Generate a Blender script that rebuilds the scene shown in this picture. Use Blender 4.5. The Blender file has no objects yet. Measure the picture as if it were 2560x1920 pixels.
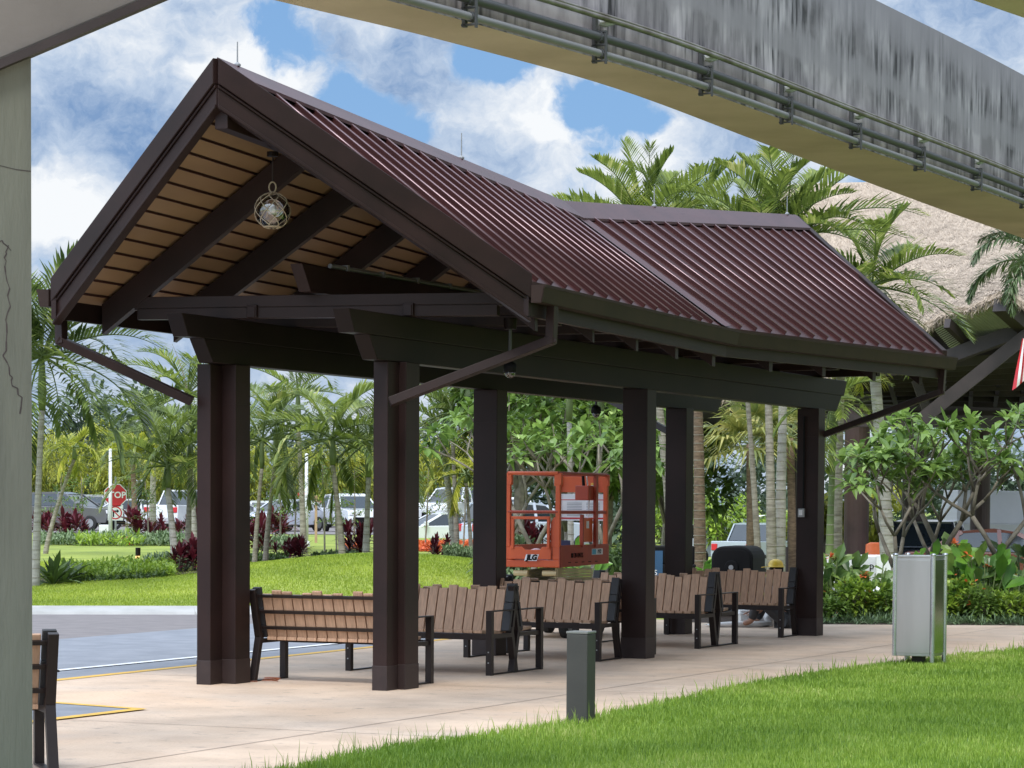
import bpy, bmesh, math, random
import numpy as np
from mathutils import Vector, Matrix, noise as mnoise
S = bpy.context.scene
COL = S.collection
R = math.radians
PI = math.pi
V3 = Vector

# ------------------------------------------------------------------ survey (photo -> metres)
F = 6706.0; PIT = -.046; ROLL = .006; CAMH = 1.6; SHY = 614.0     # focal length in photo pixels, tilt, roll, eye height, lens shift
cP, sP, cR, sR = math.cos(PIT), math.sin(PIT), math.cos(ROLL), math.sin(ROLL)
def P(px, py, Y):
    """world point at distance Y that the survey of the photograph gives for a pixel"""
    x = (px - 1280) / F; y = -(py - 960 - SHY) / F
    X = x * cR - y * sR; up = y * cR + x * sR
    r = V3((X, cP - up * sP, sP + up * cP))
    return V3((0, 0, CAMH)) + r * (Y / r.y)
def sm(a, b, x):
    t = min(1, max(0, (x - a) / (b - a))); return t * t * (3 - 2 * t)
def lerp(a, b, t): return a + (b - a) * t

# ------------------------------------------------------------------ materials
def newmat(name):
    m = bpy.data.materials.new(name); m.use_nodes = True
    nt = m.node_tree; return m, nt, nt.nodes['Principled BSDF']
def N(nt, t, **kw):
    n = nt.nodes.new(t)
    for k, v in kw.items(): setattr(n, k, v)
    return n
def rgba(c): return (c[0], c[1], c[2], 1)
def mat(name, c, c2=None, scale=6, rough=.6, metal=0, bump=0, bscale=60, stretch=None, lo=.35, hi=.65, spec=None, detail=5, coat=0):
    m, nt, b = newmat(name)
    b.inputs['Roughness'].default_value = rough; b.inputs['Metallic'].default_value = metal
    if spec is not None: b.inputs['Specular IOR Level'].default_value = spec
    if coat: b.inputs['Coat Weight'].default_value = coat
    tc = N(nt, 'ShaderNodeTexCoord'); src = tc.outputs['Object']
    if stretch:
        mp = N(nt, 'ShaderNodeMapping'); mp.inputs['Scale'].default_value = stretch
        nt.links.new(src, mp.inputs['Vector']); src = mp.outputs['Vector']
    if c2 is None: c2 = tuple(x * .82 for x in c)
    nz = N(nt, 'ShaderNodeTexNoise'); nz.inputs['Scale'].default_value = scale; nz.inputs['Detail'].default_value = detail
    nt.links.new(src, nz.inputs['Vector'])
    rp = N(nt, 'ShaderNodeValToRGB'); rp.color_ramp.elements[0].position = lo; rp.color_ramp.elements[1].position = hi
    rp.color_ramp.elements[0].color = rgba(c2); rp.color_ramp.elements[1].color = rgba(c)
    nt.links.new(nz.outputs['Fac'], rp.inputs['Fac']); nt.links.new(rp.outputs['Color'], b.inputs['Base Color'])
    if bump:
        n2 = N(nt, 'ShaderNodeTexNoise'); n2.inputs['Scale'].default_value = bscale; n2.inputs['Detail'].default_value = 4
        nt.links.new(src, n2.inputs['Vector'])
        bp = N(nt, 'ShaderNodeBump'); bp.inputs['Strength'].default_value = bump; bp.inputs['Distance'].default_value = .02
        nt.links.new(n2.outputs['Fac'], bp.inputs['Height']); nt.links.new(bp.outputs['Normal'], b.inputs['Normal'])
    return m
def leafmat(name, c, c2, scale=3, trans=.35, rough=.45, c3=None):
    """leaf: colour varies from leaf to leaf (random per island) and lets light through"""
    m, nt, b = newmat(name)
    b.inputs['Roughness'].default_value = rough
    g = N(nt, 'ShaderNodeNewGeometry')
    tc = N(nt, 'ShaderNodeTexCoord'); nz = N(nt, 'ShaderNodeTexNoise'); nz.inputs['Scale'].default_value = scale
    nt.links.new(tc.outputs['Object'], nz.inputs['Vector'])
    a = N(nt, 'ShaderNodeMath', operation='MULTIPLY_ADD'); a.inputs[1].default_value = .55
    nt.links.new(g.outputs['Random Per Island'], a.inputs[0])
    mm = N(nt, 'ShaderNodeMath', operation='MULTIPLY_ADD'); mm.inputs[1].default_value = 1.5; mm.inputs[2].default_value = -.52
    nt.links.new(nz.outputs['Fac'], mm.inputs[0]); nt.links.new(mm.outputs[0], a.inputs[2])
    rp = N(nt, 'ShaderNodeValToRGB'); e = rp.color_ramp.elements
    e[0].position = .1; e[1].position = .8; e[0].color = rgba(c2); e[1].color = rgba(c)
    if c3: q = e.new(.97); q.color = rgba(c3)
    nt.links.new(a.outputs[0], rp.inputs['Fac']); nt.links.new(rp.outputs['Color'], b.inputs['Base Color'])
    t = N(nt, 'ShaderNodeBsdfTranslucent'); nt.links.new(rp.outputs['Color'], t.inputs['Color'])
    mx = N(nt, 'ShaderNodeMixShader'); mx.inputs[0].default_value = trans
    nt.links.new(b.outputs[0], mx.inputs[1]); nt.links.new(t.outputs[0], mx.inputs[2])
    nt.links.new(mx.outputs[0], nt.nodes['Material Output'].inputs['Surface'])
    return m
def glow(name, c, s):
    m, nt, b = newmat(name); b.inputs['Base Color'].default_value = rgba(c)
    b.inputs['Emission Color'].default_value = rgba(c); b.inputs['Emission Strength'].default_value = s; return m

M = {}
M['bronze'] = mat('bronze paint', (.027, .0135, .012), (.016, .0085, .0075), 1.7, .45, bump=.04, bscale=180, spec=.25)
M['sleeve'] = mat('scuffed bronze sleeve', (.038, .022, .019), (.024, .0125, .011), 5, .55, lo=.5, hi=.8, detail=9)
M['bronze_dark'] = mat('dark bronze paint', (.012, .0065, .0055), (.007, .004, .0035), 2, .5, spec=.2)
M['roofmetal'] = mat('maroon roof metal', (.054, .0175, .0165), (.036, .0125, .012), 2.4, .45, spec=.2, stretch=(.35, 2.2, 1), lo=.3, hi=.7)
M['seam'] = mat('metallic seam cap painted highlight', (.30, .21, .22), (.2, .13, .14), 2, .34, metal=.6)  # paler than the roof metal: highlight lines put into the seam colour
M['gutter'] = mat('gutter paint', (.036, .021, .016), (.026, .016, .0125), 3, .55, spec=.2)
M['soffit'] = mat('tan soffit board', (.30, .19, .105), (.235, .145, .08), 2.5, .34, stretch=(1, .3, 1))
M['batten'] = mat('brown soffit batten', (.06, .022, .016), None, 3, .5)
M['slat'] = mat('brown bench slat', (.56, .35, .225), (.43, .265, .17), 9, .6, stretch=(6, 1, 1), bump=.1, bscale=90)
M['benchsteel'] = mat('bench steel', (.019, .0125, .0115), None, 6, .42, spec=.35)
M['charcoal'] = mat('charcoal board', (.030, .029, .031), (.022, .022, .024), 8, .55)
M['conc'] = mat('stamped concrete', (.63, .485, .365), (.50, .38, .285), 1.6, .8, bump=.3, bscale=26, detail=10)
def paving():
    m = mat('stamped concrete patches', (.63, .485, .365), (.50, .38, .285), 1.6, .8, bump=.3, bscale=26, detail=10); nt = m.node_tree; b = nt.nodes['Principled BSDF']
    src = b.inputs['Base Color'].links[0].from_socket; tc = [n for n in nt.nodes if n.type == 'TEX_COORD'][0]
    def layer(src, scale, lo, hi, col, fac, det=6, st=(1, 1, 1)):
        mp = N(nt, 'ShaderNodeMapping'); mp.inputs['Scale'].default_value = st; nt.links.new(tc.outputs['Object'], mp.inputs['Vector'])
        n = N(nt, 'ShaderNodeTexNoise'); n.inputs['Scale'].default_value = scale; n.inputs['Detail'].default_value = det; nt.links.new(mp.outputs['Vector'], n.inputs['Vector'])
        r = N(nt, 'ShaderNodeMapRange'); r.inputs[1].default_value = lo; r.inputs[2].default_value = hi; r.inputs[4].default_value = fac; nt.links.new(n.outputs['Fac'], r.inputs[0])
        x = N(nt, 'ShaderNodeMix', data_type='RGBA'); x.inputs[7].default_value = rgba(col); nt.links.new(r.outputs[0], x.inputs[0]); nt.links.new(src, x.inputs[6]); return x.outputs[2]
    src = layer(src, .45, .48, .66, (.64, .44, .29), .5)                       # iron-coloured stain
    src = layer(src, .6, .52, .72, (.47, .41, .36), .4, 8, (1, 1.4, 1))         # grey damp patches
    src = layer(src, 7, .60, .72, (.27, .22, .18), .6, 10)                      # small dirt
    src = layer(src, 45, .66, .76, (.16, .13, .11), .7, 2)                      # specks
    nt.links.new(src, b.inputs['Base Color']); return m
M['conc'] = paving()
M['pillar'] = mat('grey green painted concrete', (.150, .160, .128), (.095, .102, .082), 2.2, .8, bump=.3, bscale=30, stretch=(2.2, 2.2, .28), detail=10, lo=.3, hi=.62)
M['arm'] = mat('grey painted concrete', (.185, .172, .158), (.145, .135, .125), 1.8, .7, bump=.1, bscale=30)
M['white'] = mat('white paint', (.78, .79, .8), (.7, .71, .72), 5, .5)
M['yellow'] = mat('yellow road paint', (.74, .44, .06), (.6, .36, .06), 9, .65)
M['kerb'] = mat('pale concrete kerb', (.40, .40, .39), (.32, .32, .31), 2, .8)
M['paver'] = mat('blue grey pavers', (.225, .24, .275), (.175, .19, .22), 2.5, .75, bump=.3, bscale=12)
M['asphalt'] = mat('brown grey asphalt', (.20, .18, .18), (.16, .145, .147), 3, .85, bump=.2)
M['mulch'] = mat('dark mulch', (.06, .04, .028), (.03, .02, .015), 20, .95, bump=.8, bscale=40)
M['steel'] = mat('brushed steel', (.52, .52, .5), (.42, .42, .4), 3, .33, metal=1, stretch=(1, 1, .15))
M['steelmirror'] = mat('polished steel', (.55, .57, .53), (.48, .5, .46), 3, .16, metal=1)
M['steelpost'] = mat('steel post', (.66, .67, .68), None, 4, .25, metal=1)
M['bollard'] = mat('green grey bollard paint', (.050, .051, .046), (.040, .041, .038), 5, .5)
M['black'] = mat('black plastic', (.009, .009, .010), None, 5, .6, spec=.12)
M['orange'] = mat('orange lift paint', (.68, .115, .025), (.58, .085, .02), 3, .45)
M['reddark'] = mat('deep orange lift paint', (.42, .06, .025), (.33, .045, .02), 4, .5)  # darker, redder copy of the orange, on right panel and rails
M['cream'] = mat('cream chassis paint', (.66, .53, .28), (.55, .43, .22), 4, .5)
M['rubber'] = mat('tyre rubber', (.02, .02, .02), None, 9, .8)
M['grey'] = mat('grey metal', (.33, .34, .35), (.28, .29, .3), 4, .4, metal=.4)
M['glass'] = mat('dark car glass', (.02, .028, .035), None, 2, .06, spec=.9)
M['rope'] = mat('pale rope', (.50, .42, .30), (.38, .31, .22), 30, .8)
M['red'] = mat('red sign face', (.58, .02, .03), None, 3, .35)
M['orangeplastic'] = mat('orange plastic', (.85, .16, .03), None, 4, .5)
M['yellowcap'] = mat('yellow helmet', (.8, .55, .06), None, 4, .35)
M['skin'] = mat('skin', (.38, .2, .13), None, 8, .5)
M['shirt'] = mat('grey shirt', (.3, .31, .33), None, 8, .9)
M['plasticbag'] = mat('white plastic', (.75, .74, .72), (.62, .61, .6), 6, .35)
M['trunk'] = mat('grey palm trunk', (.36, .325, .27), (.2, .175, .14), 5, .85, stretch=(1, 1, 5), bump=.4, bscale=8)
M['trunkpale'] = mat('pale palm trunk', (.46, .435, .40), (.30, .28, .255), 5, .8, stretch=(1, 1, 4), bump=.3, bscale=8)
M['trunkbrown'] = mat('brown palm trunk', (.25, .17, .115), (.13, .085, .06), 8, .9, stretch=(1, 1, 4), bump=.6, bscale=12)
M['shaft'] = mat('green crownshaft', (.16, .21, .07), (.1, .14, .05), 5, .5)
M['bark'] = mat('grey brown bark', (.26, .23, .18), (.15, .13, .1), 8, .85, bump=.4, bscale=30)
M['palm'] = leafmat('palm leaflet', (.29, .36, .075), (.055, .095, .022), 1.6, .42, .33, (.55, .54, .2))
M['palmdark'] = leafmat('dark palm leaflet', (.21, .28, .07), (.04, .07, .022), 1.6, .38, .35, (.42, .44, .17))
M['palmyellow'] = leafmat('yellow green palm leaflet', (.50, .50, .07), (.17, .22, .03), 1.6, .42, .4, (.64, .58, .14))
M['fanleaf'] = leafmat('fan palm leaf', (.42, .40, .11), (.14, .19, .05), 2, .35, .45, (.6, .52, .2))
M['blueleaf'] = leafmat('grey green frond', (.17, .24, .11), (.06, .095, .045), 2, .25, .5)
M['plumeria'] = leafmat('plumeria leaf', (.26, .40, .085), (.07, .135, .035), 2.2, .36, .32, (.44, .56, .19))
M['tree'] = leafmat('tree leaf', (.14, .22, .05), (.03, .06, .017), .9, .3, .5)
M['wood'] = leafmat('far tree leaf', (.13, .185, .105), (.05, .078, .055), .15, .25, .6)
M['bamboo'] = leafmat('bamboo leaf', (.52, .53, .07), (.2, .24, .035), .7, .42, .5, (.66, .6, .14))
M['ti'] = leafmat('maroon leaf', (.17, .02, .035), (.05, .009, .014), 3, .25, .4, (.32, .05, .07))
M['treelight'] = leafmat('light tree leaf', (.22, .34, .06), (.06, .12, .025), .9, .32, .45)
M['shrub'] = leafmat('shrub leaf', (.40, .54, .07), (.12, .22, .03), 3, .35, .45)
M['liriope'] = leafmat('strap leaf', (.22, .32, .14), (.06, .11, .05), 3, .25, .4, (.42, .54, .3))
M['silver'] = leafmat('silver green leaf', (.24, .33, .16), (.09, .14, .06), 2, .2, .6)
M['broad'] = leafmat('broad leaf', (.2, .42, .05), (.05, .14, .03), 2.5, .35, .3)
M['flower'] = leafmat('orange flower', (.8, .2, .06), (.6, .1, .03), 5, .3, .5)
M['blade'] = leafmat('grass blade', (.34, .48, .065), (.13, .24, .026), .5, .36, .5, (.52, .55, .18))
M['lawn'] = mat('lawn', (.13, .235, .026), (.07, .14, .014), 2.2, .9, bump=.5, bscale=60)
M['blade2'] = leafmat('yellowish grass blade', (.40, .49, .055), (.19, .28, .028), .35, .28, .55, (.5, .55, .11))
M['lawn2'] = mat('yellowish lawn', (.29, .345, .05), (.17, .225, .03), .6, .9, bump=.6, bscale=30)  # paler and yellower than the foreground lawn
M['thatch'] = mat('thatch', (.46, .375, .29), (.31, .245, .19), 14, .95, stretch=(1.4, .5, .25), bump=.15, bscale=30, lo=.36, hi=.62)
M['timber'] = mat('dark brown timber', (.045, .032, .032), (.03, .022, .022), 3, .6)
M['corr'] = mat('grey green panel', (.46, .48, .43), None, 3, .6)
M['straw'] = leafmat('thatch straw', (.45, .365, .285), (.30, .24, .185), 2, .05, .9, (.5, .41, .325))
M['post'] = mat('brown round post', (.085, .05, .045), (.06, .036, .033), 2, .5)

# concrete of the beam: dark vertical rain streaks
def streaked():
    m, nt, b = newmat('streaked concrete'); b.inputs['Roughness'].default_value = .85
    tc = N(nt, 'ShaderNodeTexCoord')
    def nz(scale, st, det=6):
        mp = N(nt, 'ShaderNodeMapping'); mp.inputs['Scale'].default_value = st
        n = N(nt, 'ShaderNodeTexNoise'); n.inputs['Scale'].default_value = scale; n.inputs['Detail'].default_value = det
        nt.links.new(tc.outputs['Object'], mp.inputs['Vector']); nt.links.new(mp.outputs['Vector'], n.inputs['Vector']); return n
    a = nz(5, (2.4, 2.4, .30), 15); c = nz(1.6, (1, 1, 1), 10)
    r1 = N(nt, 'ShaderNodeValToRGB'); e = r1.color_ramp.elements
    e[0].position = .36; e[1].position = .60; e[0].color = (.045, .043, .048, 1); e[1].color = (.50, .47, .50, 1)
    q = e.new(.46); q.color = (.30, .285, .31, 1)
    nt.links.new(a.outputs['Fac'], r1.inputs['Fac'])
    r2 = N(nt, 'ShaderNodeValToRGB'); r2.color_ramp.elements[0].position = .36; r2.color_ramp.elements[1].position = .58
    nt.links.new(c.outputs['Fac'], r2.inputs['Fac'])
    mx = N(nt, 'ShaderNodeMix', data_type='RGBA'); mx.inputs[6].default_value = (.40, .375, .40, 1)
    nt.links.new(r2.outputs['Color'], mx.inputs[0]); nt.links.new(r1.outputs['Color'], mx.inputs[7])
    d2 = nz(3, (1, 1, .6), 14); r3 = N(nt, 'ShaderNodeValToRGB'); r3.color_ramp.elements[0].position = .40; r3.color_ramp.elements[1].position = .62; r3.color_ramp.elements[0].color = (.38, .38, .39, 1)
    nt.links.new(d2.outputs['Fac'], r3.inputs['Fac'])
    mu = N(nt, 'ShaderNodeMix', data_type='RGBA', blend_type='MULTIPLY'); mu.inputs[0].default_value = .8; nt.links.new(mx.outputs[2], mu.inputs[6]); nt.links.new(r3.outputs['Color'], mu.inputs[7])
    sx = N(nt, 'ShaderNodeSeparateXYZ'); nt.links.new(tc.outputs['Object'], sx.inputs[0])
    wn = nz(2.2, (1, 1, 2), 7); wz = N(nt, 'ShaderNodeMath', operation='MULTIPLY_ADD'); wz.inputs[1].default_value = .30; nt.links.new(wn.outputs['Fac'], wz.inputs[0])
    sb = N(nt, 'ShaderNodeMath', operation='SUBTRACT'); nt.links.new(sx.outputs[2], sb.inputs[0]); sb.inputs[1].default_value = .15; nt.links.new(sb.outputs[0], wz.inputs[2])
    rb_ = N(nt, 'ShaderNodeValToRGB'); el = rb_.color_ramp.elements; el[0].position = .39; el[0].color = (0, 0, 0, 1); el[1].position = 1; el[1].color = (1, 1, 1, 1)
    for p_, v_ in ((.44, .7), (.51, .7), (.58, .08), (.73, .08), (.83, .65)):
        q2 = el.new(p_); q2.color = (v_, v_, v_, 1)
    dv = N(nt, 'ShaderNodeMath', operation='DIVIDE'); nt.links.new(wz.outputs[0], dv.inputs[0]); dv.inputs[1].default_value = 1.42; nt.links.new(dv.outputs[0], rb_.inputs['Fac'])
    fin = N(nt, 'ShaderNodeMix', data_type='RGBA'); nt.links.new(rb_.outputs['Color'], fin.inputs[0]); nt.links.new(mu.outputs[2], fin.inputs[6]); fin.inputs[7].default_value = (.29, .275, .30, 1)
    nt.links.new(fin.outputs[2], b.inputs['Base Color']); return m
M['streak'] = streaked()
M['worn'] = mat('worn concrete band', (.245, .26, .27), (.20, .215, .225), 9, .75, bump=.1)
M['under'] = mat('tan beam underside', (.52, .42, .31), (.42, .335, .24), 1.2, .85, bump=.2, bscale=14)
M['pipe'] = mat('grey green conduit', (.20, .205, .215), None, 3, .5)
M['pipedark'] = mat('dark conduit', (.07, .075, .08), None, 3, .5)
M['rail'] = mat('weathered metal rail', (.30, .29, .27), (.15, .13, .11), 4, .45, metal=.5)

# ------------------------------------------------------------------ mesh builder
class MB:
    def __init__(s): s.v = []; s.f = []; s.m = []
    def add(s, vs, fs, mi=0):
        o = len(s.v); s.v += [tuple(v) for v in vs]
        for f in fs: s.f.append(tuple(i + o for i in f)); s.m.append(mi)
    def hexa(s, p, mi=0):      # 8 corners: bottom 0-3, top 4-7
        s.add(p, [(3, 2, 1, 0), (4, 5, 6, 7), (0, 1, 5, 4), (1, 2, 6, 5), (2, 3, 7, 6), (3, 0, 4, 7)], mi)
    def box(s, x0, x1, y0, y1, z0, z1, mi=0):
        s.hexa([(x0, y0, z0), (x1, y0, z0), (x1, y1, z0), (x0, y1, z0), (x0, y0, z1), (x1, y0, z1), (x1, y1, z1), (x0, y1, z1)], mi)
    def bar(s, p, q, w, h, up=(0, 0, 1), mi=0, ext=0):   # rectangular bar, w across, h along up
        p = V3(p); q = V3(q); d = (q - p).normalized(); p = p - d * ext; q = q + d * ext
        u = V3(up); side = d.cross(u)
        if side.length < 1e-4: side = d.cross(V3((1, 0, 0)))
        side.normalize(); u = side.cross(d).normalized()
        a = side * w / 2; b = u * h / 2
        s.hexa([p - a - b, p + a - b, q + a - b, q - a - b, p - a + b, p + a + b, q + a + b, q - a + b], mi)
    def vbar(s, p, q, w, h, mi=0):                       # bar with plumb-cut ends: w horizontal, h vertical (p, q on the top edge)
        p = V3(p); q = V3(q); d = (q - p); d.z = 0; d.normalize(); a = V3((d.y, -d.x, 0)) * w / 2; b = V3((0, 0, -h))
        s.hexa([p - a + b, p + a + b, q + a + b, q - a + b, p - a, p + a, q + a, q - a], mi)
    def tube(s, pts, r, n=8, mi=0, cap=True):
        pts = [V3(p) for p in pts]; k = len(pts); rs = r if isinstance(r, (list, tuple)) else [r] * k
        vs = []; prev = None
        for i, p in enumerate(pts):
            d = (pts[min(i + 1, k - 1)] - pts[max(i - 1, 0)]).normalized()
            if prev is None:
                a = d.cross(V3((0, 0, 1)))
                if a.length < .01: a = d.cross(V3((1, 0, 0)))
            else: a = prev - d * prev.dot(d)
            a.normalize(); prev = a; b = d.cross(a)
            for j in range(n):
                t = 2 * PI * j / n; vs.append(p + (a * math.cos(t) + b * math.sin(t)) * rs[i])
        fs = [(i * n + j, i * n + (j + 1) % n, (i + 1) * n + (j + 1) % n, (i + 1) * n + j) for i in range(k - 1) for j in range(n)]
        if cap: fs += [tuple(range(n - 1, -1, -1)), tuple((k - 1) * n + j for j in range(n))]
        s.add(vs, fs, mi)
    def lathe(s, prof, n=16, c=(0, 0, 0), mi=0):
        vs = []; k = len(prof)
        for r, z in prof:
            for j in range(n): t = 2 * PI * j / n; vs.append((c[0] + r * math.cos(t), c[1] + r * math.sin(t), c[2] + z))
        fs = [(i * n + j, i * n + (j + 1) % n, (i + 1) * n + (j + 1) % n, (i + 1) * n + j) for i in range(k - 1) for j in range(n)]
        fs += [tuple(range(n - 1, -1, -1)), tuple((k - 1) * n + j for j in range(n))]
        s.add(vs, fs, mi)
    def prism(s, poly, z0, z1, mi=0):
        k = len(poly)
        s.add([(x, y, z0) for x, y in poly] + [(x, y, z1) for x, y in poly],
              [tuple(range(k - 1, -1, -1)), tuple(range(k, 2 * k))] + [(i, (i + 1) % k, k + (i + 1) % k, k + i) for i in range(k)], mi)
    def extr(s, poly, ax, a0, a1, mi=0):   # polygon in (other two axes) swept along axis ax
        k = len(poly)
        def mk(p, a): return (a, p[0], p[1]) if ax == 0 else (p[0], a, p[1])
        s.add([mk(p, a0) for p in poly] + [mk(p, a1) for p in poly],
              [tuple(range(k - 1, -1, -1)), tuple(range(k, 2 * k))] + [(i, (i + 1) % k, k + (i + 1) % k, k + i) for i in range(k)], mi)
    def grid(s, rows, mi=0, flip=False):
        n = len(rows[0]); o = [p for r in rows for p in r]
        fs = [(i * n + j, i * n + j + 1, (i + 1) * n + j + 1, (i + 1) * n + j) for i in range(len(rows) - 1) for j in range(n - 1)]
        if flip: fs = [f[::-1] for f in fs]
        s.add(o, fs, mi)
    def leaf(s, p, d, nrm, L, w, droop=.2, mi=0, fold=0):   # pointed leaf of 4 faces with a droop
        d = V3(d).normalized(); n = V3(nrm); side = d.cross(n)
        if side.length < .01: side = d.cross(V3((1, 0, .3)))
        side.normalize(); n = side.cross(d)
        p = V3(p); g = V3((0, 0, -1)) * droop * L; f = n * fold * w
        a = p + d * L * .30 + g * .08; b = p + d * L * .66 + g * .42; t = p + d * L * .97 + g
        s.add([p, a + side * w * .37 + f, b + side * w * .5 + f, t, b - side * w * .5 + f, a - side * w * .37 + f, a, b],
              [(0, 1, 6), (0, 6, 5), (1, 2, 7, 6), (6, 7, 4, 5), (2, 3, 7), (7, 3, 4)], mi)
    def mesh(s, name, mats, smooth=False):
        me = bpy.data.meshes.new(name); me.from_pydata(s.v, [], s.f)
        for m in (mats if isinstance(mats, (list, tuple)) else [mats]): me.materials.append(M[m] if isinstance(m, str) else m)
        me.polygons.foreach_set('material_index', s.m)
        if smooth: me.polygons.foreach_set('use_smooth', [True] * len(s.f))
        me.update(); return me
    def build(s, name, mats, parent=None, smooth=False, bevel=0, label=None):
        return link(name, s.mesh(name, mats, smooth), parent, bevel, label)
def link(name, me, parent=None, bevel=0, label=None):
    o = bpy.data.objects.new(name, me); COL.objects.link(o)
    if parent: o.parent = parent
    if bevel:
        b = o.modifiers.new('bevel', 'BEVEL'); b.width = bevel; b.segments = 2; b.limit_method = 'ANGLE'; b.angle_limit = R(40)
    if label: o['label'] = label
    return o
def recalc(o):
    bm = bmesh.new(); bm.from_mesh(o.data); bmesh.ops.recalc_face_normals(bm, faces=bm.faces); bm.to_mesh(o.data); bm.free()
def thing(name, label, cat, loc=(0, 0, 0), rz=0, group=None):
    o = bpy.data.objects.new(name, None); COL.objects.link(o); o.empty_display_size = .2
    o.location = loc; o.rotation_euler = (0, 0, rz); return tag(o, label, cat, group)
def tag(o, label, cat, group=None):
    o['label'] = label; o['category'] = cat
    if group: o['group'] = group
    return o
def kind(o, k): o['kind'] = k; return o
def dup(root, loc, rz, label, group=None, sc=None):
    kids = {}
    for c in list(root.children): kids[c] = list(c.children)
    r = root.copy(); COL.objects.link(r); r.location = loc; r.rotation_euler = (0, 0, rz); r['label'] = label
    if group: r['group'] = group
    if sc: r.scale = (sc, sc, sc)
    for ch, gs in kids.items():
        c = ch.copy(); COL.objects.link(c); c.parent = r
        for g in gs:
            d = g.copy(); COL.objects.link(d); d.parent = c
    return r
def text_mesh(txt, size, shear=0, ext=.002, bold=0):
    cu = bpy.data.curves.new('lettering', 'FONT'); cu.body = txt; cu.size = size; cu.shear = shear; cu.extrude = ext
    cu.align_x = 'CENTER'; cu.align_y = 'CENTER'; cu.resolution_u = 3; cu.offset = bold
    o = bpy.data.objects.new('lettering', cu); COL.objects.link(o)
    bpy.context.view_layer.update()
    me = bpy.data.meshes.new_from_object(o.evaluated_get(bpy.context.evaluated_depsgraph_get()))
    bpy.data.objects.remove(o); bpy.data.curves.remove(cu); return me
def text(txt, size, m, parent, loc, rot, shear=0, bold=0, name='lettering'):
    me = text_mesh(txt, size, shear, .002, bold); me.materials.clear(); me.materials.append(M[m])
    o = link(name, me, parent); o.location = loc; o.rotation_euler = rot
    return o

# ------------------------------------------------------------------ ground
def H(X, Y):
    wl = 1 - sm(.5, 4.5, X)
    hl = .33 * sm(39, 62, Y) + .06 * sm(39, 40.5, Y) + .50 * math.exp(-((X + 2.4) / 3.3) ** 2 - ((Y - 49.5) / 6) ** 2) * sm(39, 45, Y)
    hr = .2 * sm(36.9, 40, Y) - .6 * sm(44, 60, Y) - .6 * sm(70, 108, Y)
    return -.03 + wl * hl + (1 - wl) * hr
xs = sorted(set([-1500, -700, -300, -150, -80, -50] + [i * 1.0 for i in range(-35, 41)] + [50, 80, 150, 300, 700, 1500]))
ys = sorted(set([-1500, -400, -100, -30, 0, 20, 34] + [36 + i * .7 for i in range(0, 60)] + [80, 90, 110, 140, 200, 400, 800, 1600, 3000]))
g = MB(); g.grid([[(x, y, H(x, y) if abs(x) < 60 and y < 400 else H(x, y)) for x in xs] for y in ys])
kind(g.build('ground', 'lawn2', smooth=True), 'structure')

A = .430; SO = V3((-1.743, 23.715, 0))                       # shelter origin and heading
U = V3((math.sin(A), math.cos(A), 0)); W = V3((math.cos(A), -math.sin(A), 0))
def sh(v, u, z=0): return SO + W * v + U * u + V3((0, 0, z))
# yellow line runs along the shelter: pavement on its right, road on its left
def yl(t): return V3((-4.23, 24.0, 0)).lerp(V3((-.86, 31.95, 0)), t)
dirY = (yl(1) - yl(0)).normalized(); perp = V3((-dirY.y, dirY.x, 0))
pv = MB()
p0 = yl(0) - dirY * 40; p1 = V3((1.6, 36.9, 0))
pv.add([p0, (60, -20, 0), (60, 36.7, 0), p1 + V3((.6, 0, 0)), yl(1) + dirY * 4.2], [(0, 1, 2, 3, 4)])
pv.add([(-1, 34.5, -.002), (3, 34.5, -.002), (2.6, 38.2, -.002), (-1, 39.5, -.002)], [(0, 1, 2, 3)])
kind(pv.build('pavement', 'conc'), 'structure')
rd = MB(); q0 = p0; q1 = yl(1) + dirY * 9
rd.add([q0, q1, q1 + perp * 4.05, q0 + perp * 4.05], [(0, 1, 2, 3)])
kind(rd.build('road', 'paver'), 'structure'); COL.objects['road'].location.z = -.004
ra = MB(); a0 = q0 + perp * 4.05; a1 = q1 + perp * 4.05
ra.add([a0, a1, V3((-3, 41.5, 0)), V3((-14, 39.5, 0)), V3((-60, 39, 0)), V3((-60, -20, 0))], [(0, 1, 2, 3, 4, 5)])
o = kind(ra.build('asphalt_road', 'asphalt'), 'structure'); o.location.z = -.008
mk = MB()
def strip(p, q, w, z=.004, mi=0):
    d = (q - p).normalized(); n = V3((-d.y, d.x, 0)) * w / 2
    mk.add([(p - n) + V3((0, 0, z)), (p + n) + V3((0, 0, z)), (q + n) + V3((0, 0, z)), (q - n) + V3((0, 0, z))], [(3, 2, 1, 0)], mi)
strip(yl(-3), yl(1.4), .13, .004, 0)
wl0 = V3((-4.46, 25.42, 0)); wl1 = V3((-2.19, 30.6, 0)); dw = (wl1 - wl0)
strip(wl0 - dw * 3, wl1 + dw * .35, .11, .004, 1)
# ramp notch with yellow borders
r0, r1_, r2 = V3((-3.83, 21.57, 0)), V3((-2.88, 20.82, 0)), V3((-3.48, 19.59, 0))
r0x = r1_ + (r0 - r1_) * 3; r2x = r1_ + (r2 - r1_) * 3
mk.add([r0x + V3((0, 0, .004)), r1_ + V3((0, 0, .004)), r2x + V3((0, 0, .004))], [(0, 2, 1)], 2)
strip(r0x, r1_, .09, .008, 0); strip(r2x, r1_, .12, .010, 0)
kind(mk.build('road_marking', ['yellow', 'white', 'paver']), 'structure')
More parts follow.
